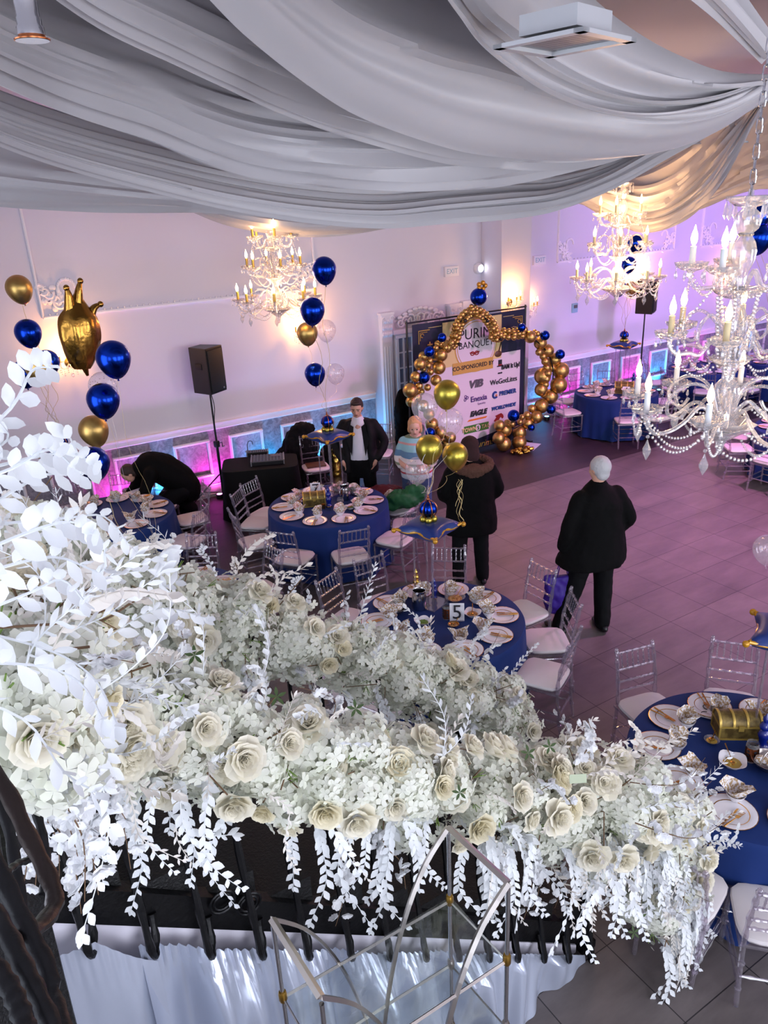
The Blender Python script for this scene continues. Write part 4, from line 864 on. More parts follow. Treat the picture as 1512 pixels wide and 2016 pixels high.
def garland(name, label, pts, rad, nr, nh, ns, nhang, nb, seed, loc, view=(-.25, -1, .8), hangdir=(-.3, -1, 0), fill=900, sc_=1., hlo=0.):
    R = random.Random(seed); t = thing(name, label, 'flower garland', loc); path = [V(p)-V(loc) for p in spline(pts, 60)]; N = 60; vw = V(view).normalized()
    def spot(spread=1., lo=0., hi=1.):
        u = (lo+(hi-lo)*R.random())*N; k = min(int(u), N-1); c = path[k].lerp(path[k+1], u-k)
        d = (vw+V((R.gauss(0, 1), R.gauss(0, 1), R.gauss(0, 1)))*.62*spread).normalized(); return c, d, rad(u/N)
    def T(p, d, s): return Matrix.Translation(p) @ frame(d) @ Matrix.Rotation(R.random()*6.28, 4, 'Z') @ Matrix.Scale(s, 4)
    leafcloud(path, rad, fill, seed).build('filler_foliage', 'hydrangea', t, kind='stuff')
    mb = MB()
    for k in range(nb*2+10):
        c, d, r = spot(); mb.tube([c+d*r*.3, c+d*r*.75+V((R.uniform(-.1, .1), 0, R.uniform(-.05, .05))), c+d*r*1.05+V((R.uniform(-.12, .12), 0, R.uniform(-.1, .1)))], .0028, 4)
    mb.build('bare_stems', 'twig', t, kind='stuff')
    mb = MB()
    for k in range(nh):
        c, d, r = spot(1.1); M = T(c+d*r*.8, d, 1)
        for q in range(3): mb.tube([(M @ V((0, 0, 0))), (M @ V((R.uniform(-.03, .03), R.uniform(-.03, .03), .05)))], .002, 4)
    mb.build('green_stems', 'green', t, kind='stuff')
    for k in range(nh):
        c, d, r = spot(1.15); put('hydrangea_head', R.choice(HYD), t, T(c+d*r*R.uniform(.7, .9), d, R.uniform(.85, 1.2)*sc_))
    for k in range(nr):
        c, d, r = spot(1.0); put('rose', R.choice(ROSE), t, T(c+d*r*R.uniform(.95, 1.12), d, R.uniform(.9, 1.5)*sc_))
    for k in range(ns):
        c, d, r = spot(1.1); a = R.random()*6.28; p = c+d*r*R.uniform(.75, 1.)
        M = Matrix.Translation(p) @ frame(d+V((0, 0, .5))) @ Matrix.Rotation(a, 4, 'Z') @ Matrix.Scale(R.uniform(.6, 1.)*sc_, 4); put('leaf_spray', R.choice(SPR), t, M)
    hz = atan2(hangdir[1], hangdir[0])+pi/2
    for k in range(nhang):
        c, d, r = spot(.5, hlo); d = V((d.x*.6, hangdir[1]*abs(d.y), -.35)).normalized()
        M = Matrix.Translation(c+d*r*.8) @ Matrix.Rotation(hz+R.uniform(-.9, .9), 4, 'Z') @ Matrix.Rotation(R.uniform(-.2, .2), 4, 'Y') @ Matrix.Scale(R.uniform(.8, 1.25)*sc_, 4)
        put('leaf_spray', R.choice(HNG+FINE), t, M)
    for k in range(nb):
        tw, fl, md = BLO[R.randrange(4)]; c, d, r = spot(1.)
        if md == 'hang': M = Matrix.Translation(c+V((d.x*.5, -.8, -.3)).normalized()*r*.8) @ Matrix.Rotation(R.uniform(-1, 1), 4, 'Z') @ Matrix.Scale(R.uniform(.7, 1.05)*sc_, 4)
        else: M = Matrix.Translation(c+d*r*.7) @ frame(d+V((0, 0, .4))) @ Matrix.Rotation(R.random()*6, 4, 'Z') @ Matrix.Scale(R.uniform(.55, .9)*sc_, 4)
        b = put('blossom_branch', tw, t, M); put('blossom_cluster', fl, b, kind='stuff')
    return t
gF = garland('flower_garland', 'thick white flower garland along the nearest stair handrail with trailing leaf sprays', [(-.02, 1.95, 3.05), (.1, 2.2, 2.92), (.45, 2.22, 2.62), (1.14, 2.22, 2.1), (1.9, 2.22, 1.58), (2.45, 2.2, 1.28)], lambda u: .25+.03*sin(9*u), 80, 92, 58, 40, 30, 11, (1.2, 2.22, 2.0), fill=3600, hlo=.3)
gN = garland('newel_flowers', 'large white flower cascade spilling to the floor at the foot of the stairs', [(2.3, 2.2, 1.35), (2.75, 2.12, 1.12), (2.98, 2.08, .75), (2.85, 2.02, .45)], lambda u: .36-.12*u, 34, 60, 34, 60, 26, 12, (2.75, 2.15, 0), fill=2200, view=(-.15, -.9, .7))
gB = garland('flower_garland', 'fuller cream flower garland on the far handrail just in front of the round tables', [(.1, 3.35, 2.86), (.5, 3.38, 2.59), (1.0, 3.38, 2.28), (1.6, 3.38, 1.9), (2.2, 3.38, 1.45), (2.75, 3.38, 1.03), (2.95, 3.38, .72)], lambda u: .31+.04*sin(7*u+1)-.05*u, 50, 95, 40, 16, 22, 13, (1.6, 3.45, 1.8), fill=4600, view=(-.3, -.8, .8))
gL = garland('landing_flowers', 'white leafy flower arrangement along the landing rail at the left edge', [(.0, 1.25, 3.5), (.03, 1.5, 3.42), (.06, 1.8, 3.25), (.05, 2.1, 3.1)], lambda u: .14+.1*u, 14, 30, 44, 8, 14, 14, (.05, 1.5, 3.2), fill=1500, view=(.5, -.8, .8), sc_=.8)
# individually posed branches that stand out in the photo
def branch_to(t, px, py, d, kind, rz=0., tilt=0., s=1.):
    p = at_d(px, py, d)-t.location; M = Matrix.Translation(p) @ Matrix.Rotation(rz, 4, 'Z') @ Matrix.Rotation(tilt, 4, 'Y') @ Matrix.Scale(s, 4)
    if kind[0] == 'b': tw, fl, md = BLO[int(kind[1])]; b = put('blossom_branch', tw, t, M); put('blossom_cluster', fl, b, kind='stuff')
    else: put('leaf_spray', {'s': SPR, 'h': HNG, 'f': FINE}[kind[0]][int(kind[1])], t, M)
YW = -YAW
for a in [(1140, 1490, 4.0, 's0', YW, .1, .8), (1190, 1480, 4.0, 's2', YW, .9, .8), (1130, 1500, 4.0, 'b0', YW, .1, 1.1), (1240, 1540, 4.1, 'b2', YW, 1.2, .9), (1270, 1590, 4.1, 's1', YW, 1.3, .8), (1250, 1620, 3.9, 'b2', YW, 1.5, 1.), (1200, 1700, 3.9, 'h1', YW, 0, 1), (1160, 1730, 3.8, 'h2', YW, .1, 1), (1230, 1730, 3.9, 'h0', YW, -.15, 1)]: branch_to(gN, *a)
for a in [(420, 1130, 4.6, 's1', YW, -.1, .8), (460, 1150, 4.7, 's2', YW, .1, .7), (560, 1190, 4.9, 's3', YW, .5, .8), (600, 1200, 4.9, 'b0', YW, .2, .6), (810, 1290, 5.2, 's1', YW, .1, 1.), (880, 1290, 5.3, 'b2', YW, 1.2, 1.), (930, 1260, 5.3, 'b0', YW, .5, .7), (960, 1380, 5.4, 'f0', YW, 0, 1), (990, 1400, 5.4, 's2', YW, 1.5, .6), (280, 1090, 4.3, 's0', YW, .6, .8), (500, 1170, 4.7, 'b0', YW, 0, .5)]: branch_to(gB, *a)
for a in [(260, 1560, 2.9, 'h3', YW, 0, 1.), (340, 1480, 3.0, 'h1', YW, .1, .9), (440, 1590, 3.1, 'h2', YW, .1, 1), (620, 1600, 3.3, 'h3', YW, 0, 1.1), (570, 1590, 3.3, 'h1', YW, 0, 1), (760, 1620, 3.4, 'h2', YW, 0, 1.2), (680, 1640, 3.3, 'b3', YW, .1, .9), (150, 1430, 2.4, 'b3', YW, -.3, 1.), (60, 1420, 2.2, 'b3', YW, -.3, 1.1), (170, 1560, 2.7, 'h0', YW, 0, 1), (740, 1640, 3.4, 'h3', YW, 0, 1), (950, 1660, 3.7, 'h1', YW, 0, 1), (990, 1660, 3.7, 'h3', YW, 0, 1)]: branch_to(gF, *a)
# big close leaves at the left edge
BIG = [spray_mesh(60+i, .25, 6, .062, 'arc', .43).mesh('leaf_spray', 'leaf_white') for i in range(3)]
for i, (px, py, d, rz, tl, s) in enumerate([(0, 790, .95, YW, .95, 1.), (10, 850, .96, YW, 1.35, 1.), (60, 900, .98, YW, 1.1, .9), (-20, 960, .95, YW, .3, 1.), (10, 1010, .97, YW, 1.2, 1.1), (60, 1040, 1.0, YW, 1.35, 1.), (30, 1120, 1.05, YW, 1.2, 1.), (20, 1230, 1.15, YW, 1.6, 1.1), (-10, 900, 1.0, YW, .6, .9), (100, 950, 1.05, YW, 1.5, .9), (60, 1180, 1.2, YW, 1.9, 1.1), (-10, 1300, 1.2, YW, 2.0, 1.2), (-20, 880, .93, YW, 1.25, 1)]):
    s *= .86; p = at_d(px-45, py+75, d+.08)-gL.location; put('leaf_spray', BIG[i % 3], gL, Matrix.Translation(p) @ Matrix.Rotation(rz, 4, 'Z') @ Matrix.Rotation(tl, 4, 'Y') @ Matrix.Scale(s, 4))
# a petal that has dropped, and a banknote tucked in the flowers
p = at_z(1342, 1820, 0); b = MB(); blossom(b, frame((0, -.3, 1)), .03); b.build('fallen_blossom', 'blossom', label='single white blossom fallen on the grey tile floor', cat='flower').location = p+V((0, 0, .004))
p = at_y(1138, 1533, 1.86); o = MB().box((0, 0, 0), (.085, .002, .038)).build('banknote', 'note_green', label='small folded banknote tucked among the white flowers', cat='banknote', smooth=False); o.location = p; o.rotation_euler = (-.5, .2, -.3)

mb = MB()
for k in range(5): a = k*2*pi/5; leaf(mb, Matrix.Rotation(a, 4, 'Z'), .034, .012)
star = mb.mesh('calyx', 'dark_green')
for px, py, Y, t in ((383, 1290, 2.05, gF), (545, 1372, 1.96, gF), (1040, 1482, 1.84, gN), (1082, 1470, 1.86, gN), (700, 1395, 2.0, gF), (1262, 1806, 1.72, gN), (1248, 1836, 1.72, gN), (905, 1560, 1.92, gF)):
    p = at_y(px, py, Y)-t.location; put('calyx', star, t, Matrix.Translation(p) @ frame((-.3, -.8, .7)))
# ================================================================== chandeliers
def make_chandelier(name, label, top, rz, candle=('candle_white', 'candle_cream', 'candle_white'), chain_len=.9, scale=1.):
    t = thing(name, label, 'chandelier', top, rz)
    # chain of open links
    mb = MB(); n = int(chain_len/.052)
    for k in range(n):
        z = .03+.052*k; c, w = (1, 0) if k % 2 == 0 else (0, 1); pts = []
        for i in range(12):
            a = 2*pi*i/12; u = .013*cos(a); v = .02*(1 if sin(a) > 0 else -1)+.013*sin(a) if abs(sin(a)) > .01 else 0; pts.append((u*c, u*w, z+v))
        mb.tube(pts, .0032, 5, closed=True)
    mb.build('chain', 'chrome', t)
    prof = [(.012, .03), (.014, 0), (.02, -.02), (.03, -.05), (.03, -.055), (.05, -.075), (.058, -.105), (.05, -.14), (.03, -.16), (.028, -.17), (.03, -.175), (.045, -.2), (.055, -.24), (.05, -.28), (.03, -.34), (.024, -.38), (.022, -.42), (.03, -.48), (.034, -.5), (.05, -.54), (.056, -.58), (.05, -.62), (.032, -.68), (.03, -.72), (.045, -.78), (.03, -.82), (.03, -.85), (.055, -.88), (.06, -.92), (.045, -.97), (.03, -1.), (.035, -1.04), (.07, -1.08), (.06, -1.12), (.03, -1.16), (.02, -1.2), (.012, -1.24), (0, -1.25)]
    MB().lathe(prof, 16, lob=(8, .08, .05)).build('stem', 'crystal', t)
    def dish(r, z, m='crystal'):
        MB().lathe([(.02, z-.03), (r*.6, z-.02), (r*.85, z), (r, z+.02), (r*.95, z+.022), (r*.8, z+.006), (.02, z-.01)], 20, lob=(10, .06, .05), cap=False).build('glass_dish', m, t)
    dish(.1, -.02); dish(.12, -.43); dish(.1, -.76); dish(.16, -1.1)
    for z in (-.165, -.41, -.42, -.7, -.74, -1.04): MB().lathe([(.03, z-.008), (.036, z), (.03, z+.008)], 14, cap=False).build('metal_ring', 'chrome', t)
    MB().lathe([(.0, -1.19), (.03, -1.17), (.1, -1.12), (.13, -1.06), (.125, -1.06), (.09, -1.11), (0, -1.15)], 20, lob=(12, .05, .05), cap=False).build('glass_dish', 'crystal', t)
    # shared meshes of one arm set
    def armset(r, zh, zc, nn, a0, cm, dip):
        pts = spline([(.03, 0, zh), (r*.3, 0, zh+.09), (r*.5, 0, zh+.02), (r*.68, 0, zc-dip), (r*.88, 0, zc-dip-.0), (r, 0, zc-.055), (r, 0, zc-.02)], 26)
        am = MB().tube(pts, .0105, 7).mesh('arm', 'crystal')
        cu = MB().lathe([(.012, -.03), (.02, -.02), (.045, -.012), (.068, .004), (.075, .022), (.07, .022), (.05, .002), (.012, -.006)], 18, c=(r, 0, zc), lob=(9, .1, .05), cap=False).mesh('candle_cup', 'crystal')
        ca = MB().lathe([(.0145, 0), (.0145, .1), (.008, .103), (.007, .11)], 12, c=(r, 0, zc-.005)).mesh('candle_sleeve', cm)
        bu = MB().lathe([(.006, .105), (.013, .118), (.0165, .138), (.013, .158), (.006, .178), (.001, .198)], 10, c=(r, 0, zc-.005)).mesh('bulb', 'bulb')
        pe = MB()
        for q in range(5):
            a = 2*pi*q/5; x, y = r+.07*cos(a), .07*sin(a); pe.ball((x, y, zc+.005), .006, 5, 4); pe.lathe([(0, -.06), (.0085, -.048), (.006, -.03), (.001, -.015)], 6, c=(x, y, zc)); pe.ball((x, y, zc-.006), .005, 5, 4)
        pe = pe.mesh('pendant_drops', 'crystal')
        for k in range(nn):
            M = Matrix.Rotation(a0+2*pi*k/nn, 4, 'Z'); arm = put('arm', am, t, M)
            for nm, me in (('candle_cup', cu), ('candle_sleeve', ca), ('bulb', bu)): put(nm, me, arm)
            put('pendant_drops', pe, arm, kind='stuff')
    armset(.225, -.42, -.31, 5, .5, candle[0], .1)
    armset(.31, -.74, -.62, 6, .15, candle[1], .09)
    armset(.44, -1.07, -.97, 8, .1, candle[2], .12)
    # rising glass scrolls between the tiers
    sc_m = MB().tube(spline([(.04, 0, -.74), (.07, 0, -.6), (.16, 0, -.52), (.23, 0, -.56), (.24, 0, -.64), (.19, 0, -.67), (.16, 0, -.63)], 24), [.008]*25, 7).mesh('glass_scroll', 'crystal')
    sc2 = MB().tube(spline([(.04, 0, -1.02), (.09, 0, -.9), (.2, 0, -.86), (.3, 0, -.92), (.31, 0, -1.0), (.24, 0, -1.03), (.2, 0, -.98)], 24), [.009]*25, 7).mesh('glass_scroll', 'crystal')
    for k in range(6): put('glass_scroll', sc_m, t, Matrix.Rotation(k*pi/3+.6, 4, 'Z')); put('glass_scroll', sc2, t, Matrix.Rotation(k*pi/3+.3, 4, 'Z'))
    def strand(p, q, sag, nb, r=.0075, big=False):
        mb = MB(); p, q = V(p), V(q)
        for i in range(nb+1):
            u = i/nb; c = p.lerp(q, u)-V((0, 0, sag*4*u*(1-u))); mb.ball(c, r, 6, 4, (1, 1, 1.15))
        return mb
    for k in range(6):
        a = .15+k*pi/3; b = .5+2*pi*round(k*5/6)/5
        strand((.225*cos(b), .225*sin(b), -.34), (.32*cos(a), .32*sin(a), -.62), .02, 16).build('bead_strand', 'crystal', t)
        strand((.1*cos(a), .1*sin(a), -.45), (.06*cos(a), .06*sin(a), -.78), -.0, 17, .009).build('bead_strand', 'crystal', t)
        strand((.31*cos(a), .31*sin(a), -.64), (.1*cos(a+.3), .1*sin(a+.3), -.78), .1, 18, .0065).build('bead_strand', 'crystal', t)
    for k in range(8):
        a, b = .1+k*pi/4, .1+(k+1)*pi/4
        strand((.46*cos(a), .46*sin(a), -1.0), (.46*cos(b), .46*sin(b), -1.0), .14, 20).build('bead_strand', 'crystal', t)
        strand((.44*cos(a), .44*sin(a), -1.0), (.13*cos(a+.2), .13*sin(a+.2), -1.14), .1, 20).build('bead_strand', 'crystal', t)
        m_ = (a+b)/2; mb = MB(); mb.lathe([(0, -1.29), (.02, -1.25), (.022, -1.23), (.008, -1.2), (.002, -1.18)], 8, c=(.42*cos(a), .42*sin(a), .06)); mb.ball((.42*cos(a), .42*sin(a), -1.105), .01, 6, 4); mb.build('crystal_drop', 'crystal', t, smooth=False)
        mb = MB(); mb.lathe([(0, -.13), (.012, -.11), (.008, -.07), (.002, -.05)], 8, c=(.1*cos(a), .1*sin(a), .03)); mb.ball((.1*cos(a), .1*sin(a), -.01), .007, 6, 4); mb.build('crystal_drop', 'crystal', t, smooth=False)
    for k in range(5):
        a = .5+k*2*pi/5; strand((.225*cos(a), .225*sin(a), -.33), (.225*cos(a+1.257), .225*sin(a+1.257), -.33), .1, 16, .006).build('bead_strand', 'crystal', t)
    if scale != 1: t.scale = (scale,)*3
    return t
MATS['bulb'].cycles.emission_sampling = 'NONE'
ch1 = make_chandelier('chandelier', 'nearest crystal chandelier, cut by the right edge, with white and cream candles', at_d(1478, 386, 3.45), .35, chain_len=1.2, scale=.83)
ch2 = make_chandelier('chandelier', 'crystal chandelier with glowing candles in front of the left wall', at_d(528, 408, 8.9), .2, ('brass',)*3, scale=.98)
ch3 = make_chandelier('chandelier', 'crystal chandelier glowing gold, right of the balloon arch and above the far speaker', at_d(1228, 360, 9.0), .6, ('candle_cream',)*3, scale=.98)
for c, e in ((ch1, 2.5), (ch2, 20), (ch3, 45)):
    p = c.location
    for dz, f in ((-.25, .4), (-.85, .6)):
        for a in (0, 2.1, 4.2): light('chandelier_glow', 'POINT', (p.x+.2*cos(a), p.y+.2*sin(a), p.z+dz), e*f/2.2, 'ffe0c0' if c is ch1 else 'ffc48a', .12)
# wall sconces
def sconce(px, py, label, y=WY, e=26):
    p = at_y(px, py, y-.13); t = thing('wall_sconce', label, 'wall lamp', (p.x, y, p.z), group=None)
    MB().lathe([(.06, 0), (.065, .012), (.03, .03), (0, .035)], 14, M=Matrix.Rotation(pi/2, 4, 'X')).build('backplate', 'brass', t)
    for sx in (-1, 0, 1):
        arm = MB().tube(spline([(0, -.02, 0), (sx*.06, -.07, -.07), (sx*.13, -.13-.05*(sx == 0), -.05), (sx*.14, -.14-.06*(sx == 0), .02)], 14), .008, 6).build('arm', 'crystal', t)
        c = (sx*.14, -.14-.06*(sx == 0), .02)
        MB().lathe([(.01, 0), (.05, .012), (.055, .025), (.045, .012), (.01, .006)], 12, c=c, cap=False).build('candle_cup', 'crystal', arm)
        MB().lathe([(.012, .01), (.012, .09)], 8, c=c).build('candle_sleeve', 'brass', arm)
        MB().lathe([(.005, .09), (.016, .12), (.008, .16), (.001, .18)], 8, c=c).build('bulb', 'bulb', arm)
    mb = MB()
    for k in range(9):
        a = pi+pi*k/8
        for q in range(4): mb.ball((.15*cos(a), -.09+.08*sin(a), -.03-.028*q-.02*(k % 3)), .009, 5, 4)
    mb.ball((0, -.1, -.17), .022, 6, 5, (1, 1, 1.5)); mb.build('crystal_drops', 'crystal', t)
    light('sconce_glow', 'POINT', (p.x, y-.2, p.z+.16), e, 'ffae5c', .05)
    return t
sconce(140, 715, 'lit crystal wall sconce behind the big gold foil balloon'); sconce(598, 655, 'lit crystal wall sconce behind the left chandelier', e=34); sconce(1012, 596, 'lit crystal sconce on the column face above the banner', y=10.74, e=22)
sconce(1262, 560, 'bright lit wall sconce above the far speaker', e=34); sconce(1432, 555, 'wall sconce hidden behind the near chandelier at right', e=20)
s_ = sconce(1046, 606, 'small lit sconce just right of the column beside the banner pole', e=6)
# ================================================================== balloons
def balloon_mesh(m, seed=0):
    mb = MB(); prof = [(0, 1.0)]
    for i in range(1, 17):
        a = pi*i/17; r = sin(a); z = cos(a)
        if z < 0: r *= (1-.16*(-z)**1.4); z *= 1.28
        prof.append((r, z))
    prof += [(.05, -1.29), (.035, -1.32), (.07, -1.37), (.06, -1.39), (0, -1.36)]
    mb.lathe([(r*.125, z*.125) for r, z in prof][::-1], 28, cap=False); return mb.mesh('balloon_skin', m)
BAL = {k: balloon_mesh(m) for k, m in (('gold', 'gold_chrome'), ('green', 'gold_green'), ('blue', 'blue_chrome'), ('clear', 'balloon_clear'))}
def confetti(seed):
    R = random.Random(seed); mb = MB()
    for k in range(46):
        z = R.uniform(-1, .6); a = R.random()*6.28; q = sqrt(max(0, 1-z*z)); p = V((q*cos(a), q*sin(a), z*(1.15 if z < 0 else 1)))*.118; M = Matrix.Translation(p) @ frame(p); s = R.uniform(.003, .006)
        mb.add([(s*cos(b), s*sin(b), 0) for b in [i*pi/3 for i in range(6)]], [(0, 1, 2, 3, 4, 5)], M)
    return mb.mesh('confetti', 'gold_metal')
CONF = [confetti(i) for i in range(3)]
def balloon(px, py, rpx, kind, label, end=None, tilt=(0, 0), d=None, seed=0, coil=0):
    d = d or .125*F_PX/rpx; p = at_d(px, py, d); t = thing('balloon', label, 'balloon', p)
    sk = put('balloon_skin', BAL[kind], t); t.rotation_euler = (tilt[0], tilt[1], 0); s = d*rpx/F_PX/.125; t.scale = (s, s, s)
    if kind == 'clear': c = put('confetti', CONF[seed % 3], t); c['kind'] = 'stuff'
    if end is not None:
        R = random.Random(seed+int(px)); e = V(end); a = V((0, 0, -.168)); b = (e-p)/s; pts = []
        # string hangs from the neck, gently waving down to its anchor
        for i in range(25):
            u = i/24; q = a.lerp(b, u); w = .03*sin(u*pi)*(1+coil); pts.append(q+V((w*sin(9*u+R.random()*.3+px), w*cos(8*u+px), 0)))
        Mi = Euler((tilt[0], tilt[1], 0)).to_matrix().inverted(); mb = MB().tube([Mi @ q for q in pts], .0022/s, 4, flat=.4); mb.build('ribbon', 'porcelain' if kind == 'clear' else 'gold_pale', t)
    return t
tp6 = V((at_z(1222, 757, ZT).x, at_z(1222, 757, ZT).y, 1.84)); tp8 = V((c10.x, c10.y, .77)); tp2 = V((at_z(1517, 1440, ZT).x, at_z(1517, 1440, ZT).y, 1.84))
tp5, tp7, tp0, tpx = at_z(848, 1186, ZT+1.15), at_z(655, 968, ZT+1.2), at_z(150, 1010, ZT+1.15), at_z(330, 1170, ZT+.1)
tp5, tp7, tp0 = V((at_z(848, 1186, ZT).x, at_z(848, 1186, ZT).y, 1.84)), V((at_z(655, 968, ZT).x, at_z(655, 968, ZT).y, 1.84)), V((at_z(150, 1010, ZT).x, at_z(150, 1010, ZT).y, 1.84))
for i, a in enumerate([(880, 774, 26, 'green', 'topmost gold balloon above the 5 table', tp5, (.05, .05)), (836, 800, 26, 'clear', 'clear confetti balloon touching the left of the topmost gold one', tp5), (886, 828, 25, 'clear', 'clear confetti balloon under the topmost gold one', tp5),
        (845, 882, 26.5, 'green', 'left gold balloon of the lower gold pair above the 5 table', tp5, (0, .1)), (896, 896, 25.5, 'green', 'right gold balloon of the lower pair before the fur hood', tp5, (0, -.08)), (822, 924, 24.5, 'clear', 'lowest clear confetti balloon beside the striped top', tp5, (0, .1)),
        (638, 530, 23, 'blue', 'topmost blue balloon right of the left chandelier', tp7, (0, -.05)), (615, 610, 23.5, 'blue', 'blue balloon overlapping the left chandelier at its right', tp7, (0, .1)), (605, 655, 20, 'gold', 'gold balloon before the middle wall sconce', tp7), (642, 649, 19, 'clear', 'clear balloon before the sconce glow', tp7), (620, 735, 20, 'blue', 'lowest blue balloon between left speaker and door', tp7), (660, 734, 18, 'clear', 'clear balloon right of the lowest blue one', tp7),
        (37, 567, 22, 'gold', 'topmost gold balloon at the left edge', tp0, (0, -.15)), (55, 654, 22.5, 'blue', 'blue balloon beneath the topmost gold one at left', tp0, (0, -.1)), (93, 712, 21, 'blue', 'blue balloon hidden behind a gold one at left', tp0), (76, 722, 23.5, 'gold', 'gold balloon in front of two blue ones at left', tp0, (0, -.1)), (48, 734, 22, 'blue', 'blue balloon just above the white leaves at left edge', tp0),
        (223, 704, 31, 'blue', 'large blue balloon right of the gold foil balloon', tpx, (0, -.05)), (203, 786, 29.5, 'blue', 'blue balloon seen behind a clear one', tpx, (0, .05)), (184, 846, 26.5, 'gold', 'gold balloon below the clear and blue pair', tpx, (0, -.15)), (184, 910, 29, 'blue', 'lowest blue balloon touching the near white leaves', tpx), (203, 760, 26, 'clear', 'clear confetti balloon under the gold foil balloon', tpx),
        (1218, 566, 13.5, 'blue', 'blue balloon left of the far speaker top', tp6), (1243, 568, 12.5, 'gold', 'small gold balloon touching the far speaker', tp6), (1252, 478, 15, 'blue', 'blue balloon behind the right chandelier', tp6), (1238, 520, 13, 'blue', 'blue balloon low behind the right chandelier arms', tp6),
        (1492, 466, 24, 'blue', 'blue balloon behind the near chandelier stem', tp8), (1490, 424, 22, 'blue', 'upper blue balloon behind the near chandelier top', tp8), (1512, 1080, 25, 'clear', 'clear balloon cut by the right edge', tp2)]):
    balloon(*a[:5], end=a[5], tilt=a[6] if len(a) > 6 else (0, 0), seed=i, d=6.6 if i == 21 else 9.3 if i in (26, 27) else None, coil=1)
# curled ribbon ends under the gold bunch
cr_ = thing('ribbon_curls', 'gold curling ribbon bunch hanging in front of the dark hooded coat', 'ribbon', at_d(905, 945, 7.1)); R = random.Random(5)
for k in range(5):
    P = [(.03*sin(i*.9+k)+.012*k*(1 if k % 2 else -1)*i/10, .02*cos(i*.7+k), -.03*i) for i in range(17-2*k)]; MB().tube(spline(P, 40), .0035, 4, flat=.4).build('ribbon', 'gold_pale', cr_)
# foil balloon shaped like an upright crown-topped bag
p = at_d(157, 655, 6.9); t = thing('foil_balloon', 'large gold foil balloon with pointed crown top at left wall', 'balloon', p); mb = MB(); N = 28; rows = []
for i in range(23):
    v = i/22; z = -.3+.62*v; r = .175*sin(pi*min(1, v*.9+.06))**.55*(1 if v < .7 else 1-.62*((v-.7)/.3)); rows.append([((r*(1+.04*sin(5*a+9*v)+.03*sin(11*a)))*cos(a)+.0, .62*r*(1+.05*sin(7*a+7*v))*sin(a), z) for a in [2*pi*k/N for k in range(N)]])
mb.add([q for r in rows for q in r], [(i*N+k, i*N+(k+1) % N, (i+1)*N+(k+1) % N, (i+1)*N+k) for i in range(22) for k in range(N)]+[tuple(range(N)), tuple(22*N+k for k in range(N))])
mb.build('foil_body', 'gold_foil', t)
for k, (x, z, h, tl) in enumerate([(a_, b_, c_*.6, d_) for a_, b_, c_, d_ in [(-.07, .24, .2, -.12), (.0, .26, .26, .1), (.09, .16, .12, .4)]]):
    mb = MB(); mb.tube(spline([(x, 0, z-.06), (x+tl*.1, -.02, z+h*.5), (x+tl*.25, -.03, z+h)], 10), [.05*(1-.075*i) for i in range(11)], 10); mb.ball((x+tl*.25, -.03, z+h), .026, 8, 6); mb.build('crown_point', 'gold_foil', t)
mb = MB(); mb.tube([(.02, 0, -.29), (.04, 0, -.36)], [.03, .012], 8); mb.build('neck', 'gold_foil', t)
t.rotation_euler = (0, .12, .3); t.scale = (.98, .98, .98)
# ---- balloon arch shaped like a crown
YAR = 10.05
arch = thing('balloon_arch', 'crown shaped arch of gold balloons with blue ones before the banner', 'balloon arch', (8.3, YAR, 0), 0); OA = V((8.3, YAR, 0))
SB = {k: MB().ball((0, 0, 0), 1, 20, 13).mesh('balloon', m) for k, m in (('g', 'gold_chrome'), ('b', 'blue_chrome'), ('k', 'black_plastic'))}
Z = lambda x, y: (700+x/3.6, 560+y/3.6)
AL = [(1238,372,42),(1310,415,45),(1360,470,45),(1410,533,45),(1455,610,57),(1325,650,57),(1440,712,58),(1315,745,45),(1380,795,52),(1318,862,50),(1282,940,44),(1220,985,40),(1160,1050,50),(1160,1120,52),(1055,1030,52),(1050,1130,52),(1020,1000,40),(1015,1090,44),(1345,545,28),(1355,590,28),(1365,630,25),(1350,670,28),(1345,710,25),(1330,780,22),(1300,480,25),(1330,510,25),(1250,880,28),(1215,925,26),(1180,940,20),(1110,990,22),(1165,975,20),(1075,980,24),(1290,350,20),(1270,335,16),(1390,590,30),
      (645,445,42),(605,500,47),(590,590,48),(457,565,43),(480,510,35),(525,540,25),(515,575,25),(530,620,25),(425,655,38),(570,680,40),(387,752,52),(450,720,27),(510,730,25),(465,760,25),(395,830,40),(435,800,36),(610,410,22),(580,420,22),(570,450,20),(480,600,22),(540,990,48),(600,1050,46),(670,1085,42),(520,920,40),(480,860,42),(640,1130,44),(560,1110,46)]
BL = [(523,476,38),(483,660,43),(612,377,32),(1178,305,28),(1342,362,33),(1450,495,33),(1385,885,32),(1245,1015,25),(1120,930,42),(872,88,58),(530,1050,36)]
nA = 0; stuffA = MB()
def ab(x, y, r, k):
    global nA
    px, py = Z(x, y); dy = .09*sin(x*.37+y*.91) if k == 'g' else -.12
    p = at_y(px, py, YAR+dy); R_ = r/3.6/F_PX*(p-EYE).length; M = Matrix.Translation(p-OA) @ Matrix.Scale(R_, 4)
    if nA < 97 or k != 'g': put('balloon', SB[k], arch, M); nA += 1
    else: stuffA.ball(p-OA, R_, 14, 9)
for a in BL: ab(*a, 'b')
for a in [(778,258,13),(935,258,13),(1030,388,12),(735,424,12),(912,8,11)]: ab(*a, 'k')
for a in AL: ab(*a, 'g')
R = random.Random(4)
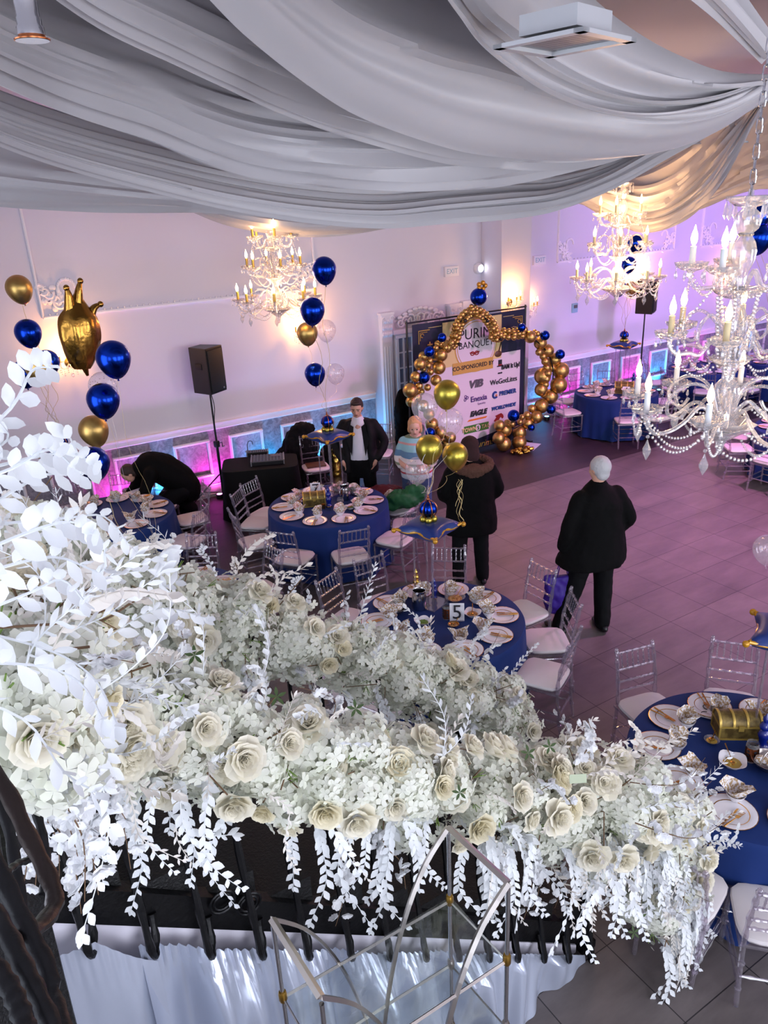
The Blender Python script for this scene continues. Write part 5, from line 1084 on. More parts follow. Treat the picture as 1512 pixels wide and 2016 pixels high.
def string(pts, n, w, r):
    P = spline([(x, y, 0) for x, y in pts], n)
    for i in range(n):
        t_ = (P[i+1]-P[i]).normalized(); nn = V((-t_.y, t_.x, 0))
        for o in (-1, 0, 1): q = P[i]+nn*o*w+t_*(7 if o == 0 else 0); ab(q.x, q.y, r*R.uniform(.85, 1.15), 'g')
string([(690, 425), (712, 360), (725, 300), (760, 245), (800, 205), (850, 195), (900, 215), (945, 260), (975, 310), (985, 360), (975, 395)], 24, 22, 19)
string([(1000, 375), (1050, 350), (1120, 355), (1180, 345), (1215, 340)], 8, 22, 20)
string([(690, 430), (660, 440), (620, 420), (570, 440)], 4, 20, 19)
for a in [(820, 155, 16), (845, 160, 16), (825, 175, 15)]: ab(*a, 'g')
stuffA.build('small_balloons', 'gold_chrome', arch, kind='stuff')
mb = MB(); P = [at_y(*Z(x, y), YAR+.02)-OA for x, y in [(620, 1130), (500, 930), (400, 760), (440, 600), (560, 470), (690, 430), (740, 270), (850, 190), (960, 290), (990, 380), (1120, 355), (1250, 380), (1370, 500), (1400, 660), (1340, 850), (1200, 980), (1060, 1060), (1080, 1150)]]
mb.tube(spline(P, 60), .012, 6); mb.build('arch_frame', 'iron', arch)
M_ = Matrix.Translation(at_y(*Z(895, 25), YAR-.12)-OA); mb = MB()
for k in range(5): mb.ball((.07*cos(k*1.257), 0, .03+.05*sin(k*1.257)), .04, 8, 6)
put('balloon_flower', mb.mesh('balloon_flower', 'trim_balloon'), arch, M_)
mb = MB(); c = at_y(*Z(1120, 930), YAR-.12)-OA; r0 = 44/3.6/F_PX*10.8
for a in (-.6, .2, 1.): mb.tube([(c.x+r0*cos(q)*sin(a), c.y-r0*cos(q)*cos(a), c.z+r0*sin(q)) for q in [-1.5+3.*i/12 for i in range(13)]], .012, 5)
mb.build('gold_band', 'gold_chrome', arch)
p = at_z(1048, 880, .02); mb = MB(); R = random.Random(8)
for k in range(22): mb.ball((p.x-.35+R.uniform(-.2, .2)-OA.x, p.y-.1+R.uniform(-.1, .1)-OA.y, .03+R.random()*.05), .05, 5, 4, (1, .8, .7))
mb.build('foil_weight', 'gold_foil', arch, smooth=False)
o = MB().box((0, 0, .004), (.42, .3, .006)).build('floor_card', 'porcelain', label='printed white card lying on the dark floor by the arch foot', cat='card', smooth=False); o.location = at_z(1042, 879, 0); o.rotation_euler = (0, 0, .5)
# ================================================================== sponsor banner
YB_ = 10.38; bl, br = at_y(811, 640, YB_), at_y(1034, 606, YB_); bz1 = bl.z; bz0 = .06; BW = br.x-bl.x
bn = thing('event_banner', 'printed sponsor banner on a black pole frame behind the balloon arch', 'banner', (bl.x, YB_, 0))
L_ = lambda px, py: at_y(px, py, YB_)-V((bl.x, YB_, 0))
def bpoly(pts, m, name, dy): return MB().add([(x, -dy, z) for x, z in pts]+[(x, -dy+.002, z) for x, z in pts], [tuple(range(len(pts)))]+[(i, (i+1) % len(pts), len(pts)+(i+1) % len(pts), len(pts)+i) for i in range(len(pts))]).build(name, m, bn, smooth=False)
H_ = bz1
bpoly([(0, bz0), (BW, bz0), (BW, H_), (0, H_)], 'navy_print', 'fabric_sheet', .0)
pz = lambda u, v: (u*BW, bz0+(H_-bz0)*v)
bpoly([pz(.03, .06), pz(.3, .06), pz(.55, .075), pz(.8, .11), pz(.96, .15), pz(.96, .70), pz(.03, .70)], 'banner_white', 'printed_panel', .004)
bpoly([pz(.25, .665), pz(.776, .665), pz(.776, .985), pz(.25, .985)], 'gold_pale', 'printed_panel', .006)
for r, m, d in ((.19, 'gold_print', .009), (.18, 'banner_white', .011), (.17, 'gold_print', .013), (.165, 'banner_white', .015)): bpoly([((.54+r*cos(a))*BW, bz0+(H_-bz0)*.79+r*BW*1.0*sin(a)) for a in [2*pi*k/40 for k in range(40)]], m, 'crest', d)
def bt(s, u, v, size, m, **k): x, z = pz(u, v); return text(s, size, m, bn, (x, -.019, z), (pi/2, 0, 0), **k)
bt('PURIM', .53, .875, .25, 'ink'); bt('BANQUET', .54, .8, .165, 'ink')
mk = MB(); xm, zm = pz(.525, .735)
for sx in (-1, 1): mk.tube([(xm+sx*.045+.04*cos(a), -.018, zm+.03*sin(a)) for a in [2*pi*i/14 for i in range(15)]], .01, 5)
mk.tube([(xm-.1, -.018, zm+.02), (xm, -.018, zm-.005), (xm+.1, -.018, zm+.02)], .012, 5); mk.build('mask_emblem', 'ink_red', bn)
def fl_(u, v, s):
    mb = MB(); x, z = pz(u, v); mb.tube([(x-.12*s, -.008, z-.16), (x-.12*s, -.008, z+.05), (x+.1*s, -.008, z+.05)], .009, 4); mb.tube([(x-.09*s, -.008, z-.11), (x-.09*s, -.008, z+.02), (x+.05*s, -.008, z+.02)], .006, 4)
    mb.tube([(x-.05*s+.03*cos(a), -.008, z-.03+.03*sin(a)) for a in [i*.5 for i in range(11)]], .006, 4); mb.build('corner_ornament', 'gold_print', bn)
fl_(.1, .93, 1); fl_(.92, .93, -1)
mb = MB()
for a, b in (((.13, .965), (.24, .965)), ((.79, .965), (.89, .965))): (x0, z0), (x1, z1) = pz(*a), pz(*b); mb.tube([(x0, -.008, z0), (x1, -.008, z1)], .005, 4)
mb.build('rule_line', 'gold_pale', bn)
def cim(u, v, s):
    mb = MB(); x, z = pz(u, v)
    for k in range(5):
        a = pi*(.1+.2*k); mb.tube(spline([(x+.12*s*cos(a), -.01, z), (x+.15*s*cos(a), -.01, z+.1*s), (x, -.01, z+.17*s)], 8), .009, 4)
    mb.tube([(x+.13*s*cos(a), -.01, z-.01+.03*s*sin(a)) for a in [i*.4 for i in range(17)]], .014, 4); mb.tube([(x, -.01, z+.17*s), (x, -.01, z+.27*s)], .012, 4); mb.tube([(x-.04*s, -.01, z+.23*s), (x+.04*s, -.01, z+.23*s)], .012, 4); mb.build('crown_print', 'gold_print', bn)
cim(.14, .73, 1.2)
bpoly([pz(.33, .6), pz(.695, .6), pz(.695, .685), pz(.33, .685)], 'gold_print', 'ribbon_panel', .0165)
bt('CO-SPONSORED BY', .515, .642, .1, 'ink', bold=.002); bt('\u05d3"\u05e1\u05d1', .9, .87, .09, 'gold_pale')
for s, u, v, z_, m, k in [('BAM It Up!', .865, .592, .115, 'ink', dict(sx=.8, bold=.004)), ('WeGotLites', .8, .488, .13, 'ink', dict(sx=.95, bold=.001)), ('PREMIER', .84, .392, .11, 'ink_blue', dict(bold=.004, sx=.95)), ('WORLDWIDE', .8, .285, .09, 'ink_blue', dict(shear=.25, bold=.004)),
        ('family', .28, .52, .12, 'ink_grey', {}), ('VIB', .535, .505, .18, 'ink_grey', dict(shear=.2, bold=.008, sx=1.2)), ('Enexia', .565, .392, .14, 'ink_purple', dict(bold=.002)), ('Specialty', .59, .35, .05, 'ink_purple', {}), ('EAGLE', .56, .28, .125, 'ink', dict(shear=.25, bold=.008)), ('Happy Purim!', .5, .03, .17, 'gold_print', dict(shear=.35))]: bt(s, u, v, z_, m, **k)
x, z = pz(.545, .16); bpoly([(x-.28, z-.06), (x+.28, z-.06), (x+.28, z+.08), (x-.28, z+.08)], 'ink_green', 'logo_panel', .007); bt('TOWN', .475, .164, .1, 'gold_pale', bold=.004); bt('TAG', .63, .164, .1, 'gold_pale')
x += .03; bpoly([(x+.06*cos(a), z+.01+.06*sin(a)) for a in [2*pi*k/16 for k in range(16)]], 'banner_white', 'logo_disc', .009); bt('$', .558, .164, .1, 'ink_green')
x, z = pz(.55, .235); bpoly([(x-.22, z-.02), (x+.2, z-.02), (x+.24, z+.012), (x-.18, z+.012)], 'ink_orange', 'logo_bar', .007)
mb = MB(); x, z = pz(.72, .39); mb.tube([(x+.05*cos(a), -.01, z+.05*sin(a)) for a in [1+i*.35 for i in range(14)]], .02, 5); mb.build('logo_mark', 'ink_blue', bn)
bt('\u2605', .73, .385, .07, 'ink_orange')
mb = MB(); x, z = pz(.44, .4)
for dx, dz in ((0, 0), (.05, .03), (.01, .055)): mb.tube([(x+dx+.022*cos(a), -.01, z+dz+.022*sin(a)) for a in [i*.6 for i in range(12)]], .007, 4)
mb.build('logo_mark', 'ink_purple', bn)
mb = MB(); x, z = pz(.765, .59); mb.box((x, -.01, z+.09), (.08, .004, .11)); mb.box((x, -.01, z+.035), (.14, .004, .018)); mb.build('hat_logo', 'ink', bn, smooth=False)
mb = MB(); mb.box((x, -.013, z+.055), (.08, .004, .022)); mb.build('hat_logo_band', 'ink_red', bn, smooth=False); mb = MB(); mb.ball((x-.025, -.01, z-.09), .03, 8, 6, (1, .1, .5)); mb.ball((x+.025, -.01, z-.09), .03, 8, 6, (1, .1, .5)); mb.build('moustache_logo', 'ink', bn)
mb = MB(); x, z = pz(.755, .2)
mb.add([(x-.11, -.01, z-.03), (x-.05, -.01, z+.03), (x-.08, -.01, z+.06), (x+.06, -.01, z+.09), (x+.11, -.01, z+.05), (x+.12, -.01, z), (x+.09, -.01, z-.02), (x+.05, -.01, z+.02), (x, -.01, z-.04), (x-.03, -.01, z-.09), (x-.06, -.01, z-.06)], [tuple(range(11))]); mb.build('bird_logo', 'ink_red', bn, smooth=False); bt('EAGLE', .755, .145, .05, 'ink', bold=.003)
for nm, xs in (('pole', -.07), ('pole', BW+.05)): MB().tube([(xs, .05, 0), (xs, .05, H_+.06)], .017, 8).build(nm, 'black_plastic', bn)
MB().tube([(-.09, .05, H_+.03), (BW+.07, .05, H_+.03)], .014, 8).build('cross_bar', 'black_plastic', bn)
for xs in (-.07, BW+.05): MB().box((xs, .05, .01), (.06, .5, .02)).build('foot', 'black_plastic', bn, smooth=False)
mb = MB(); x, z = pz(.8, .84)
for a in (.9, 2.6): mb.tube(spline([(x-.12, -.01, z-.3), (x-.05, -.01, z-.1), (x+.02, -.01, z+.03)], 8), .015, 4)
mb.ball((x+.02, -.01, z+.04), .045, 8, 6, (1.3, .2, .7)); mb.ball((x-.13, -.01, z-.33), .07, 8, 6, (1.2, .2, .8)); mb.build('noisemaker_print', 'wood_brown', bn)
# ================================================================== people
def remesh(mb, vox, name, m, smooth=4, noise=0, sub=0):
    me = bpy.data.meshes.new('tmp'); me.from_pydata(mb.v, [], mb.f); bm = bmesh.new(); bm.from_mesh(me); bmesh.ops.recalc_face_normals(bm, faces=bm.faces); bm.to_mesh(me); bm.free()
    o = bpy.data.objects.new('tmp', me); C.objects.link(o); r = o.modifiers.new('r', 'REMESH'); r.mode = 'VOXEL'; r.voxel_size = vox
    s = o.modifiers.new('s', 'SMOOTH'); s.factor = .6; s.iterations = smooth
    if noise:
        tx = bpy.data.textures.new('folds', 'CLOUDS'); tx.noise_scale = noise[1]; d = o.modifiers.new('d', 'DISPLACE'); d.texture = tx; d.strength = noise[0]; d.mid_level = .5
    out = bpy.data.meshes.new_from_object(o.evaluated_get(bpy.context.evaluated_depsgraph_get())); bpy.data.objects.remove(o); bpy.data.meshes.remove(me)
    out.name = name; out.materials.clear(); out.materials.append(MATS[m])
    for p in out.polygons: p.use_smooth = True
    return out
def loft(mb, secs, n=24):       # (z, rx, ry, cx, cy)
    pts = spline([(s[1], s[2], s[0]) for s in secs], len(secs)*3); cs = spline([(s[3], s[4], 0) for s in secs], len(secs)*3)
    vs = [(c.x+p.x*cos(a), c.y+p.y*sin(a), p.z) for p, c in zip(pts, cs) for a in [2*pi*k/n for k in range(n)]]; L = len(pts)
    mb.add(vs, [(i*n+k, i*n+(k+1) % n, (i+1)*n+(k+1) % n, (i+1)*n+k) for i in range(L-1) for k in range(n)]+[tuple(range(n)), tuple((L-1)*n+k for k in range(n))])
def limb(mb, pts, rs, n=14):
    P = spline(pts, (len(pts)-1)*6); R_ = [rs[min(int(i/6), len(rs)-2)]*(1-(i/6-min(int(i/6), len(rs)-2)))+rs[min(int(i/6), len(rs)-2)+1]*(i/6-min(int(i/6), len(rs)-2)) for i in range(len(P))]
    mb.tube(P, R_, n); mb.ball(P[0], R_[0], 12, 8); mb.ball(P[-1], R_[-1], 12, 8)
def hand(mb, w, d, side, curl=.5):     # w wrist, d direction of the fingers, side vector towards the thumb
    d = V(d).normalized(); s = (V(side)-d*V(side).dot(d)).normalized(); n = d.cross(s); w = V(w)
    mb.tube([w-d*.02, w+d*.03, w+d*.085], [.024, .03, .026], 10, flat=.6); mb.ball(w+d*.05, .032, 10, 7)
    for k, (o, L) in enumerate(((.027, .068), (.009, .078), (-.009, .072), (-.026, .056))):
        b = w+d*.085+s*o; m_ = b+d*L*.5+n*.006; e = b+d*L*(1-.45*curl)+n*L*.6*curl; mb.tube([b-d*.02, b, m_, e], [.009, .0095, .0085, .007], 8); mb.ball(e, .007, 6, 5)
    b = w+d*.03+s*.028; mb.tube([b-s*.01, b+s*.018+d*.02, b+s*.022+d*.045+n*.01], [.012, .011, .008], 8); mb.ball(b+s*.022+d*.045+n*.01, .008, 6, 5)
def head(mb, c, f, u=(0, 0, 1), s=1.):      # c centre, f facing, u up
    f = V(f).normalized(); u = (V(u)-f*V(u).dot(f)).normalized(); r = f.cross(u); M = Matrix(((r.x, f.x, u.x, c[0]), (r.y, f.y, u.y, c[1]), (r.z, f.z, u.z, c[2]), (0, 0, 0, 1))) @ Matrix.Scale(s, 4)
    mb.ball((0, -.005, .025), .095, 18, 12, (.82, 1.02, .98), M); mb.ball((0, .03, -.045), .066, 14, 9, (.88, .95, .95), M); mb.ball((0, .062, -.085), .026, 10, 7, (1.2, .8, .7), M)
    mb.add([tuple(q) for q in ((-.011, .09, .012), (.011, .09, .012), (-.018, .088, -.033), (.018, .088, -.033), (0, .118, -.026), (0, .1, .012))], [(0, 5, 4, 2), (5, 1, 3, 4), (2, 4, 3), (0, 2, 3, 1), (0, 1, 5)], M)
    mb.ball((0, .108, -.024), .0125, 8, 6, (1, 1, .8), M); mb.ball((0, .082, .03), .012, 8, 5, (3.6, .6, .6), M); mb.ball((0, .088, -.055), .009, 8, 5, (2.6, .8, .9), M)
    for sx in (-1, 1): mb.ball((sx*.08, -.008, -.005), .026, 10, 7, (.35, .7, 1.1), M); mb.ball((sx*.045, .055, -.02), .026, 8, 6, (1, .9, .9), M)
    return M
def face_bits(t, M, lip='ink_red', brow='hair_dark'):
    for sx in (-1, 1):
        put('eye', MB().ball((sx*.031, .083, .008), .0095, 8, 6, (1.3, .6, .6)).mesh('eye', 'ink'), t, M)
        put('eyebrow', MB().tube([(sx*.012, .094, .03), (sx*.032, .095, .035), (sx*.052, .08, .028)], .0035, 5).mesh('eyebrow', brow), t, M)
    put('lips', MB().tube([(-.022, .089, -.055), (0, .097, -.053), (.022, .089, -.055)], [.002, .0045, .002], 6).mesh('lips', lip), t, M)
def hair_cap(M, m, name='hair', th=1.07, back=-.05, low=-.02, puff=0):
    mb = MB(); mb.ball((0, -.026, .036), .098*th, 18, 12, (.86, 1.0, .98), M); mb.ball((0, -.05, -.01+low), .075+puff, 14, 9, (1.0, .8, 1.0), M)
    return mb
def shoe(mb, a, d, s=1.):
    d = V((d[0], d[1], 0)).normalized(); a = V((a[0], a[1], 0)); r = V((d.y, -d.x, 0))
    for off, w, h, z in ((-.04, .04, .045, .045), (.03, .043, .045, .045), (.1, .047, .035, .035), (.16, .04, .026, .028)): mb.ball(tuple(a+d*off+V((0, 0, z))), 1, 12, 8, (w*s+.02*abs(d.x), w*s+.02*abs(d.y), h))
def person(label, loc, rz, s=1.):
    t = thing('person', label, 'person', loc, rz); t.scale = (s, s, s); return t
def add(t, mb, vox, name, m, noise=0, smooth=4, parent=None, label=None):
    return put(name, remesh(mb, vox, name, m, smooth, noise), parent or t, label=label)
def legs(mb, hips, knees, ankles, r=(.1, .075, .06), flat=1.):
    for h, k, a in zip(hips, knees, ankles): limb(mb, [h, k, a], r)
# --- white haired man in black coat, walking away
p = at_z(1186, 899, 1.87); t = person('person with white hair seen from behind in long black coat carrying a purple bag', (p.x, p.y, 0), -YAW+.25, 1.04); t.location.x -= .02
hips, kn, an = [(-.1, 0, .92), (.1, 0, .92)], [(-.2, .0, .5), (.1, -.02, .5)], [(-.36, -.02, .09), (.06, -.12, .09)]
B = MB(); limb(B, [(0, 0, .95), (0, .01, 1.2), (0, .01, 1.42), (.01, .03, 1.55)], [.13, .13, .12, .06]); M = head(B, (.015, .05, 1.66), (-.35, 1, -.1))
legs(B, hips, kn, an, (.085, .06, .045)); limb(B, [(-.17, 0, 1.42), (-.28, -.02, 1.14), (-.31, .05, .88)], [.05, .045, .03]); limb(B, [(.17, 0, 1.42), (.3, -.02, 1.16), (.24, .1, .96)], [.05, .045, .03]); hand(B, (-.31, .05, .87), (0, .05, -1), (.6, 1, 0), .8); hand(B, (.24, .1, .96), (-.2, .6, -.7), (-1, .2, 0), .6)
add(t, B, .012, 'body', 'skin'); H = hair_cap(M, 'hair_white'); add(t, H, .01, 'hair', 'hair_white', (.006, .03))
Cc = MB(); loft(Cc, [(.74, .36, .27, -.06, -.02), (.82, .345, .26, -.04, -.02), (1.0, .29, .22, 0, -.01), (1.2, .265, .19, 0, 0), (1.36, .25, .165, 0, 0), (1.46, .17, .13, 0, .01), (1.53, .085, .09, .005, .03), (1.56, .075, .08, .01, .035)])
limb(Cc, [(-.19, 0, 1.41), (-.31, -.03, 1.16), (-.33, .03, .93)], [.085, .075, .062]); limb(Cc, [(.19, 0, 1.4), (.31, -.04, 1.16), (.26, .09, 1.0)], [.09, .08, .064]); add(t, Cc, .016, 'coat', 'coat_black', (.025, .12))
Tr = MB(); loft(Tr, [(.7, .16, .13, 0, 0), (.95, .17, .14, 0, 0), (1.0, .15, .12, 0, 0)]); legs(Tr, hips, kn, an, (.115, .095, .078)); add(t, Tr, .015, 'trousers', 'trousers_black', (.015, .08))
for a, d in zip(an, ((-.25, 1), (.15, 1))): S_ = MB(); shoe(S_, (a[0], a[1], 0), d, 1.05); put('shoe', remesh(S_, .012, 'shoe', 'black_plastic'), t)
# purple carrier bag in his left hand: a thing of its own
hp = t.matrix_basis @ V((-.31, .06, .78)); bag = thing('tote_bag', 'purple tote bag hanging from the hand of the white-haired man', 'bag', (hp.x, hp.y, 0), -YAW+.1)
mb = MB(); loft(mb, [(.2, .13, .08, 0, 0), (.28, .17, .1, -.01, 0), (.45, .18, .09, 0, 0), (.58, .17, .06, -.02, 0), (.62, .165, .045, -.03, 0)], 20); add(bag, mb, .014, 'bag_body', 'purple_bag', (.05, .1))
for y in (-.03, .03): MB().tube(spline([(-.07, y, .58), (-.03, y*.5, .74), (.0, 0, .79), (.03, y*.5, .74), (.07, y, .58)], 16), .012, 6, flat=.3).build('handle', 'purple_bag', bag)
# --- hooded dark coat, maroon hat, seen from behind
p = at_z(924, 866, 1.78); t = person('person seen from behind in dark parka with brown fur hood and maroon hat', (p.x, p.y, 0), -YAW+.1, 1.02); t.location.x += .02
hips, kn, an = [(-.1, 0, .92), (.1, 0, .92)], [(-.13, .02, .5), (.12, .02, .5)], [(-.15, -.02, .09), (.13, -.02, .09)]
B = MB(); limb(B, [(0, 0, .95), (0, .01, 1.2), (0, .01, 1.42), (0, .03, 1.55)], [.13, .12, .12, .06]); M = head(B, (0, .06, 1.62), (-.2, 1, -.25)); legs(B, hips, kn, an, (.085, .06, .045))
for sx in (-1, 1): limb(B, [(sx*.17, 0, 1.4), (sx*.27, .03, 1.14), (sx*.16, .22, 1.0)], [.05, .045, .03]); hand(B, (sx*.16, .22, 1.0), (-sx*.6, .6, 0), (0, 0, 1), .7)
add(t, B, .012, 'body', 'skin'); H = MB(); H.ball((0, -.015, .045), .11, 18, 12, (.92, 1.02, .95), M); H.ball((0, -.055, -.05), .09, 12, 8, (1, .75, 1.25), M); add(t, H, .012, 'knit_hat', 'hat_maroon', (.006, .02))
Cc = MB(); loft(Cc, [(.66, .31, .2, -.01, -.0), (.8, .3, .2, 0, 0), (1.05, .27, .19, 0, 0), (1.28, .27, .185, 0, 0), (1.42, .22, .15, 0, 0), (1.5, .11, .1, 0, .02), (1.53, .08, .08, 0, .03)])
for sx in (-1, 1): limb(Cc, [(sx*.2, 0, 1.38), (sx*.3, .02, 1.14), (sx*.19, .18, 1.02)], [.095, .085, .065])
add(t, Cc, .016, 'coat', 'coat_black', (.02, .12)); Fh = MB(); Fh.tube([(.2*cos(a)*1.0, .03+.12*sin(a)-.06, 1.47+.03*sin(a)) for a in [2*pi*k/20 for k in range(20)]], .055, 10, closed=True); Fh.ball((0, -.12, 1.42), .13, 12, 8, (1.1, .5, .7)); add(t, Fh, .012, 'fur_hood', 'fur', (.03, .02), 2)
Tr = MB(); loft(Tr, [(.7, .16, .13, 0, 0), (.95, .17, .14, 0, 0), (1.0, .15, .12, 0, 0)]); legs(Tr, hips, kn, an, (.11, .09, .075)); add(t, Tr, .015, 'trousers', 'trousers_black', (.012, .08))
for a in an: S_ = MB(); shoe(S_, (a[0], a[1], 0), (0, 1)); put('shoe', remesh(S_, .012, 'shoe', 'black_plastic'), t)
# --- woman in striped top, facing the camera and looking down
m = mat('striped_knit', 'd8d4d4', .8); nt = m.node_tree; b = nt.nodes['Principled BSDF']; tc = nt.nodes.new('ShaderNodeTexCoord'); sp = nt.nodes.new('ShaderNodeSeparateXYZ'); rp = nt.nodes.new('ShaderNodeValToRGB'); mr = nt.nodes.new('ShaderNodeMapRange')
mr.inputs[1].default_value = .8; mr.inputs[2].default_value = 1.5; nt.links.new(tc.outputs['Object'], sp.inputs[0]); nt.links.new(sp.outputs[2], mr.inputs[0]); nt.links.new(mr.outputs[0], rp.inputs[0]); nt.links.new(rp.outputs[0], b.inputs['Base Color'])
rp.color_ramp.interpolation = 'CONSTANT'; E_ = rp.color_ramp.elements; cols = [(0, 'b9cbd4'), (.12, 'b03a48'), (.16, 'd9d2d2'), (.3, '7d8a70'), (.34, 'dcd6d6'), (.44, '5f86a8'), (.56, '8fc0cc'), (.68, 'cf9a98'), (.72, '8fc0cc'), (.8, '71836b'), (.86, 'dcd8da')]
E_[0].position, E_[0].color = 0, hexc(cols[0][1]); E_[1].position, E_[1].color = cols[1][0], hexc(cols[1][1])
for q, h in cols[2:]: e = E_.new(q); e.color = hexc(h)
p = at_z(817, 820, 1.63); t = person('person with light hair in a striped pastel top looking down at a table', (p.x, p.y, 0), pi-YAW-.15, 1.0)
hips, kn, an = [(-.1, 0, .86), (.1, 0, .86)], [(-.11, .03, .47), (.11, .02, .47)], [(-.12, -.02, .09), (.12, -.02, .09)]
B = MB(); limb(B, [(0, 0, .88), (0, .01, 1.1), (0, .01, 1.3), (0, .03, 1.4)], [.13, .14, .13, .06]); M = head(B, (0, .06, 1.5), (-.05, 1, -.18)); legs(B, hips, kn, an, (.09, .065, .045))
for sx in (-1, 1): limb(B, [(sx*.165, 0, 1.3), (sx*.245, .01, 1.07), (sx*.1, .25, 1.0)], [.055, .05, .033]); hand(B, (sx*.1, .25, 1.0), (-sx*.7, .5, -.1), (0, .3, 1), .6)
add(t, B, .011, 'body', 'skin_pale'); face_bits(t, M, brow='hair_blonde'); H = MB(); H.ball((0, -.03, .042), .107, 18, 12, (.9, .95, .98), M); H.ball((0, -.05, -.035), .09, 14, 9, (1.08, .75, 1.1), M)
for sx in (-1, 1): H.ball((sx*.072, -.0, -.02), .042, 10, 7, (.7, .9, 1.5), M)
H.ball((0, .04, .095), .03, 10, 7, (2., .8, .5), M); add(t, H, .01, 'hair', 'hair_blonde', (.01, .03))
Cc = MB(); loft(Cc, [(.8, .21, .18, 0, .01), (.95, .22, .2, 0, .02), (1.12, .2, .19, 0, .03), (1.25, .195, .16, 0, .01), (1.34, .17, .125, 0, 0), (1.385, .1, .08, 0, .01)])
for sx in (-1, 1): limb(Cc, [(sx*.165, 0, 1.29), (sx*.245, .0, 1.08), (sx*.2, .12, 1.0)], [.07, .06, .05])
add(t, Cc, .014, 'striped_top', 'striped_knit', (.015, .1)); Tr = MB(); loft(Tr, [(.7, .19, .15, 0, 0), (.88, .2, .16, 0, 0), (.93, .18, .14, 0, 0)]); legs(Tr, hips, kn, an, (.115, .09, .07)); add(t, Tr, .015, 'jeans', 'denim', (.012, .08))
for a in an: S_ = MB(); shoe(S_, (a[0], a[1], 0), (0, 1)); put('shoe', remesh(S_, .012, 'shoe', 'white_trim'), t)
mp = t.matrix_basis @ V((-.06, .34, 1.02)); rb_ = MB(); rb_.tube([(0, 0, -.05), (0, 0, .05)], .028, 12); o = rb_.build('red_cup', 'red', label='small red cup in the hands of the person in the striped top', cat='cup'); o.location = mp
# --- man in dark suit and white open shirt
p = at_z(702, 779, 1.86); t = person('person with short dark hair in black suit and white shirt looking down', (p.x, p.y, 0), pi-YAW-.1, 1.03)
hips, kn, an = [(-.1, 0, .92), (.1, 0, .92)], [(-.13, .06, .5), (.12, .0, .5)], [(-.14, -.02, .09), (.16, -.1, .09)]
B = MB(); limb(B, [(0, 0, .95), (0, .01, 1.2), (0, .01, 1.42), (0, .03, 1.55)], [.12, .12, .11, .055]); M = head(B, (0, .06, 1.655), (.05, 1, -.3)); legs(B, hips, kn, an, (.085, .06, .045))
for sx in (-1, 1): limb(B, [(sx*.18, 0, 1.42), (sx*.31, -.03, 1.16), (sx*.22, .12, .95)], [.05, .042, .03]); hand(B, (sx*.22, .12, .96), (-sx*.3, .1, -.9), (-sx*.2, 1, 0), .5)
add(t, B, .011, 'body', 'skin'); face_bits(t, M); H = hair_cap(M, 'hair_dark', th=1.03); H.ball((0, .04, .095), .04, 12, 8, (1.6, 1.1, .7), M); add(t, H, .01, 'hair', 'hair_dark', (.006, .02))
Sh = MB(); loft(Sh, [(.9, .165, .13, 0, 0), (1.1, .16, .125, 0, .01), (1.3, .17, .125, 0, .01), (1.44, .13, .1, 0, .01), (1.51, .075, .075, 0, .025), (1.545, .07, .07, 0, .035)]); add(t, Sh, .013, 'shirt', 'shirt', (.01, .08))
Cc = MB()
for sx in (-1, 1):
    for z0, z1, x0, x1 in ((.78, 1.1, .19, .2), (1.1, 1.42, .2, .19)): pass
    loft(Cc, [(.78, .075, .15, sx*.17, .0), (.95, .07, .145, sx*.17, .0), (1.15, .07, .14, sx*.155, .0), (1.35, .08, .13, sx*.155, 0), (1.47, .06, .09, sx*.12, 0), (1.5, .04, .06, sx*.08, .0)], 18)
    limb(Cc, [(sx*.19, 0, 1.42), (sx*.33, -.04, 1.17), (sx*.24, .1, .98)], [.078, .065, .05])
loft(Cc, [(.78, .2, .06, 0, -.1), (1.1, .19, .06, 0, -.1), (1.4, .19, .06, 0, -.08), (1.5, .09, .05, 0, -.04)]); add(t, Cc, .014, 'suit_jacket', 'suit', (.012, .1))
for sx in (-1, 1): MB().add([(sx*.09, .145, 1.02), (sx*.15, .14, 1.25), (sx*.1, .13, 1.46), (sx*.05, .12, 1.42), (sx*.09, .145, 1.02)][:4], [(0, 1, 2, 3)]).build('lapel', 'suit', t)
Tr = MB(); loft(Tr, [(.7, .15, .12, 0, 0), (.92, .165, .135, 0, 0), (.99, .155, .125, 0, 0)]); legs(Tr, hips, kn, an, (.105, .085, .07)); add(t, Tr, .014, 'trousers', 'trousers_black', (.012, .08))
for a in an: S_ = MB(); shoe(S_, (a[0], a[1], 0), (0, 1)); put('shoe', remesh(S_, .012, 'shoe', 'black_plastic'), t)
# --- man bending far down beside the far left table
p = at_z(398, 1034, 0); t = person('person in black clothes bending low over bags beside the far left table', (p.x, p.y, 0), pi/2-.1, 1.0)
hips, kn, an = [(-.1, .22, .62), (.12, .25, .62)], [(-.13, .55, .42), (.13, .52, .3)], [(-.12, .25, .09), (.14, .02, .08)]
sh_ = (0, .62, 1.0); B = MB(); limb(B, [(0, .22, .66), (0, .42, .92), sh_, (0, .78, 1.0)], [.14, .14, .13, .06]); M = head(B, (0, .88, .97), (0, .75, -.75), (0, .6, .8)); legs(B, hips, kn, an, (.1, .07, .05))
for sx in (-1, 1): limb(B, [(sx*.18, .64, .96), (sx*.24, .8, .7), (sx*.12, .98, .58)], [.055, .045, .032]); hand(B, (sx*.12, .98, .58), (-sx*.2, .9, -.3), (-sx, 0, .3), .6)
add(t, B, .012, 'body', 'skin'); face_bits(t, M); H = hair_cap(M, 'hair_dark', th=1.05); add(t, H, .01, 'hair', 'hair_dark', (.006, .02))
